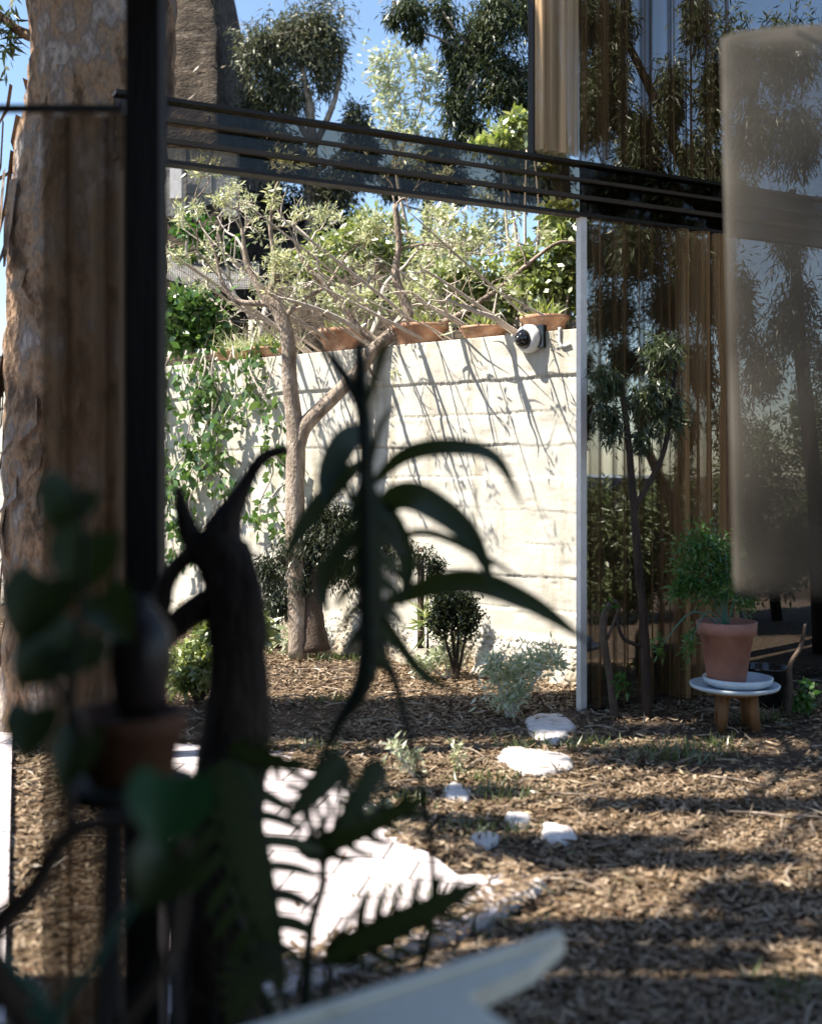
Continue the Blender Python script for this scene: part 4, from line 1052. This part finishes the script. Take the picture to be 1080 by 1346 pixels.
mb = MB(); mb.tube([gb, q(72, 1350), q(125, 1262), q(175, 1190), q(216, 1150)], np.array([9, 8, 7, 6, 3]) * Y / F, 8); mb.tube([gb, q(60, 1330), q(30, 1290), q(-10, 1240)], np.array([9, 8, 6, 4]) * Y / F, 8); mb.tube([q(72, 1350), q(30, 1325), q(-20, 1312)], np.array([8, 11, 9]) * Y / F, 8)
mb.build('leaf_stalk', M['stem_teal'], ph)
def heart(mb, base, tip, width, up):
    base, e, s, n_, L = frame_leaf(base, tip, up)
    V = []; Fc = []; m_ = 18
    for i in range(m_ + 1):
        t = i / m_; w_ = width * .5 * (math.sin(math.pi * min(t + .12, 1.0) ** .7) ** .8 if t + .12 < 1 else 0) + .001
        back_ = -.10 * L * max(0, .25 - t) * 4
        for x in (-1, -.5, 0, .5, 1):
            V.append(base + e * (L * t + back_ * abs(x)) + s * w_ * x + n_ * (abs(x) * w_ * .30 - .25 * L * (t - .4) ** 2))
    for i in range(m_):
        for j in range(4):
            a = i * 5 + j; Fc.append((a, a + 1, a + 6, a + 5))
    mb.add(V, Fc, True)
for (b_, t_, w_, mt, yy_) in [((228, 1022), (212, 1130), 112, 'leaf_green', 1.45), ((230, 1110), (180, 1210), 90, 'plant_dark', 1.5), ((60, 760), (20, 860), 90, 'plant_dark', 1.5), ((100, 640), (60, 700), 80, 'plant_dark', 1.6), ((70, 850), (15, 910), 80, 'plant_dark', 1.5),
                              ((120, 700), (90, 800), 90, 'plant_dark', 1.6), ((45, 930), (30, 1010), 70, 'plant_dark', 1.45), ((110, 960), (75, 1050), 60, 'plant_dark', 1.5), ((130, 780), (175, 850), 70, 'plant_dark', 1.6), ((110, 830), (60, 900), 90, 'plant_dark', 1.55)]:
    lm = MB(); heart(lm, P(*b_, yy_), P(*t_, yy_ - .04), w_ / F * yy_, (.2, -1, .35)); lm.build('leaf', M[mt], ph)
stm = MB()
stm.tube([q(85, 1000), q(95, 900), q(105, 820), q(110, 700), q(100, 640)], np.array([6, 6, 5, 5, 4]) * Y / F, 8); stm.build('stem', M['stem_dark'], ph)

# white table in the foreground
zt = .73
tp = [G(x, y, zt) for x, y in [(355, 1352), (440, 1320), (520, 1292), (600, 1268), (690, 1243), (742, 1229)]]
tl = [np.array([tp[0][0], tp[0][1]]), np.array([tp[-1][0], tp[-1][1]])]
e_ = tl[1] - tl[0]; e_ /= np.linalg.norm(e_); nrm = np.array([e_[1], -e_[0]])
c1 = np.array(G(612, 1310, zt)[:2]); c2 = np.array(G(700, 1268, zt)[:2])
wt = empty('white_table', (tl[0][0], tl[0][1] - .3, .06), 'smooth white table corner at the bottom edge', 'table')
poly = [tl[0] - e_ * .25 + nrm * .62, c1 - e_ * .02 + nrm * .45, c1, c2, tl[1], tl[0] - e_ * .25]
mb = MB(); mb.prism(poly, zt - .035, zt); mb.build('top', M['table_white'], wt)
mb = MB(); mb.prism([tl[0] - e_ * .25 + nrm * .022, tl[1] - e_ * .02 + nrm * .022, tl[1] - e_ * .02, tl[0] - e_ * .25], zt + .002, zt + .014); mb.build('raised_edge', M['table_white'], wt)
for a_ in (tl[0] - e_ * .2 + nrm * .06, tl[1] - e_ * .42 + nrm * .05, tl[0] - e_ * .2 + nrm * .56):
    mb = MB(); mb.box((a_[0], a_[1], (zt - .035 + .06) / 2), (.04, .04, zt - .035 - .06), math.atan2(e_[1], e_[0])); mb.build('leg', M['table_white'], wt)

# hanging paper shade at right
Y = 3.0
k = Y / F
sp = P(1112, HZ, Y); z0, z1 = P(0, 786, Y)[2], P(0, 50, Y)[2]
ls = empty('lamp_shade', (sp[0], Y, z0), 'tall translucent grey paper lamp shade hanging at right', 'lamp shade')
H_ = z1 - z0
mb = MB(); mb.lathe((sp[0], Y, z0), [(120 * k, 0), (138 * k, .006), (146 * k, .022), (148 * k, .06), (156 * k, H_ * .5), (165 * k, H_ - .006), (163 * k, H_), (.0001, H_ + .002)], 64, closed=True); mb.v = [(v[0], Y + (v[1] - Y) * .3, v[2]) for v in mb.v]; mb.build('shade', M['paper'], ls)
mb = MB(); mb.tube([(sp[0], Y, z1 - .05), (sp[0], Y, 2.95)], .006, 6, sub=1); mb.build('cord', M['black_plastic'], ls)
mb = MB()
for a in range(3):
    an = a * 2.094; mb.tube([(sp[0], Y, z1 - .05), (sp[0] + math.cos(an) * 158 * k, Y + math.sin(an) * 45 * k, z1 - .012)], .004, 5, sub=1)
mb.build('spider', M['black_plastic'], ls)

# ------------------------------------------------------------------ garden that the window mirrors (stands to the right of the view)
def mtree(label, px, py, st, cls, mat, L, Wd, stm, droop, Y=None, name='gum_tree', cat='tree', grp='garden trees mirrored in the window', subs=11):
    b0 = G(px, py); Y = Y or b0[1]; b0 = P(px, HZ, Y); b0[2] = 0
    stems = [([P(x, y, Y) if y < 2000 else b0 for x, y in pts], np.array(r) / F * Y) for pts, r in st]
    stems[0][0][0] = b0
    return plant(name, label, cat, b0, stems, [pc(q[0], q[1], Y, q[2], q[3], q[4]) for q in cls], mat, L, Wd, stm, droop, grp, subs, True)
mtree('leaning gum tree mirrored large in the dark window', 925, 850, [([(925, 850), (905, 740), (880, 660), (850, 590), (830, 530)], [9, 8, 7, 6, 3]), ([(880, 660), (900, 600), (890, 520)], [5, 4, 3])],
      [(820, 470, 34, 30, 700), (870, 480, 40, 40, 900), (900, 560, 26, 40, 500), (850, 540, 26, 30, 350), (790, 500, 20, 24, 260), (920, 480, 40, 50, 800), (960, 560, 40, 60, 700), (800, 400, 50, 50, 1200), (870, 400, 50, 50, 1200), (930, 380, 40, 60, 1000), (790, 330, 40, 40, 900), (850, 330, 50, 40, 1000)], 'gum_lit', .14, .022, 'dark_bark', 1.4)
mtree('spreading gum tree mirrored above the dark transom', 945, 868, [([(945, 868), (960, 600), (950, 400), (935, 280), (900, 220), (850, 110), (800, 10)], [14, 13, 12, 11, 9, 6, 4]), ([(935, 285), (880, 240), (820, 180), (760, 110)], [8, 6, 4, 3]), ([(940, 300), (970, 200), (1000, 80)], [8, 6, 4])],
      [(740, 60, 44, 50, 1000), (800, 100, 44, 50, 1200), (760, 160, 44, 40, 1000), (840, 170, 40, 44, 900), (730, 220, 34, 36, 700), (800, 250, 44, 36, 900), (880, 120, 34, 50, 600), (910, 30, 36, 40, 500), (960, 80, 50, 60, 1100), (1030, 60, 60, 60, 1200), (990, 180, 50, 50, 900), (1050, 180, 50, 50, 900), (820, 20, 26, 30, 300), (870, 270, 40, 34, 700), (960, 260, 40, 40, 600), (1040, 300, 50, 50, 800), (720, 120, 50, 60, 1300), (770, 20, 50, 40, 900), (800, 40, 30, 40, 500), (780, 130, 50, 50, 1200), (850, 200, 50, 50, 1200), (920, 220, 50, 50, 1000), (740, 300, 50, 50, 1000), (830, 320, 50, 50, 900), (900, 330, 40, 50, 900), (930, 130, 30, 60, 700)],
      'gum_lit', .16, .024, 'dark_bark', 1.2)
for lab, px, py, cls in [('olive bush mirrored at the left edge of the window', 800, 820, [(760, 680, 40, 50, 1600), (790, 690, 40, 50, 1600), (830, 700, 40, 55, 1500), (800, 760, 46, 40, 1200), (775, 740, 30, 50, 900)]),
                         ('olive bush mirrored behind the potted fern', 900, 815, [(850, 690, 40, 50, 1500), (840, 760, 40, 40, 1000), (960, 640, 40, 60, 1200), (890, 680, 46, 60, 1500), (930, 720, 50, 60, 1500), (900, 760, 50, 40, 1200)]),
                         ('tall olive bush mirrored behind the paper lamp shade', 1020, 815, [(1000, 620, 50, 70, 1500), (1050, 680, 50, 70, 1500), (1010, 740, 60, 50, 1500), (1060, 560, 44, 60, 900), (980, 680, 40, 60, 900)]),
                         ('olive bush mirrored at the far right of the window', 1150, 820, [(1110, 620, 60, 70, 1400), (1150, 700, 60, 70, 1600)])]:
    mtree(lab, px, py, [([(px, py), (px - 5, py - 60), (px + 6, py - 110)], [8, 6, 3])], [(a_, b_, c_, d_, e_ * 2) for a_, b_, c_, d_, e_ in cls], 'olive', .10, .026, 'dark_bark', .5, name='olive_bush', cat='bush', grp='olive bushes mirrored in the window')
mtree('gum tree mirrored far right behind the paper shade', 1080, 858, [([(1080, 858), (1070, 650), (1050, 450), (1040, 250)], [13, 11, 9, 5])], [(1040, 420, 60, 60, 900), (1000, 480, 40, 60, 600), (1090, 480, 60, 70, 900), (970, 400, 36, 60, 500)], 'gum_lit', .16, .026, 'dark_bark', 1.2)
# a parked car in the garden's drive, mirrored in bits
def car(px, py, Y, label, rot):
    c0 = P(px, HZ, Y); c0[2] = 0; c0 = mir(c0)
    root = empty('parked_car', c0, label, 'car')
    ca, sa = math.cos(rot), math.sin(rot)
    T_ = lambda v: (c0[0] + v[0] * ca - v[1] * sa, c0[1] + v[0] * sa + v[1] * ca, v[2])
    def ex(prof, w0, w1=None):
        n_ = len(prof); mb_ = MB(); w1 = w1 or w0
        V = [T_((x, -(w0 if z < .95 else w1), z)) for x, z in prof] + [T_((x, (w0 if z < .95 else w1), z)) for x, z in prof]
        mb_.add(V, [tuple(range(n_)), tuple(range(2 * n_ - 1, n_ - 1, -1))] + [(i, n_ + i, n_ + (i + 1) % n_, (i + 1) % n_) for i in range(n_)]); return mb_
    ex([(-2.1, .3), (2.1, .3), (2.15, .6), (2.0, .82), (1.1, .93), (-1.7, .95), (-2.1, .85), (-2.15, .55)], .86).build('body', M['car_paint'], root)
    ex([(-1.6, .955), (1.0, .955), (.35, 1.40), (-1.1, 1.42)], .80, .66).build('cabin', M['black_plastic'], root)
    ex([(-1.1, 1.425), (.35, 1.405), (.2, 1.45), (-.95, 1.47)], .62, .62).build('roof', M['car_paint'], root)
    for wx in (-1.3, 1.3):
        for wy in (-.80, .80):
            mb_ = MB(); mb_.lathe((0, 0, 0), [(.10, -.1), (.30, -.1), (.32, -.07), (.32, .07), (.30, .1), (.10, .1)], 24)
            mb_.v = [T_((wx + v[0], wy + v[2], .32 + v[1])) for v in mb_.v]; mb_.build('wheel', M['black_plastic'], root)
M['car_paint'] = surface('car_paint', [(.3, (.45, .50, .56)), (.7, (.52, .57, .62))], 2, .2, 0, coat=.6)
car(850, 0, 22, 'silver blue parked car glimpsed mirrored between the bushes', .5)
mb = MB(); q = mir(G(882, 898)); mb.lathe((q[0], q[1], 0), [(.10, 0), (.12, .02), (.15, .26), (.16, .27), (.14, .27), (.12, .05), (.0001, .04)], 24)
tag(mb.build('bucket', M['black_plastic']), 'small black bucket mirrored low in the window', 'bucket')
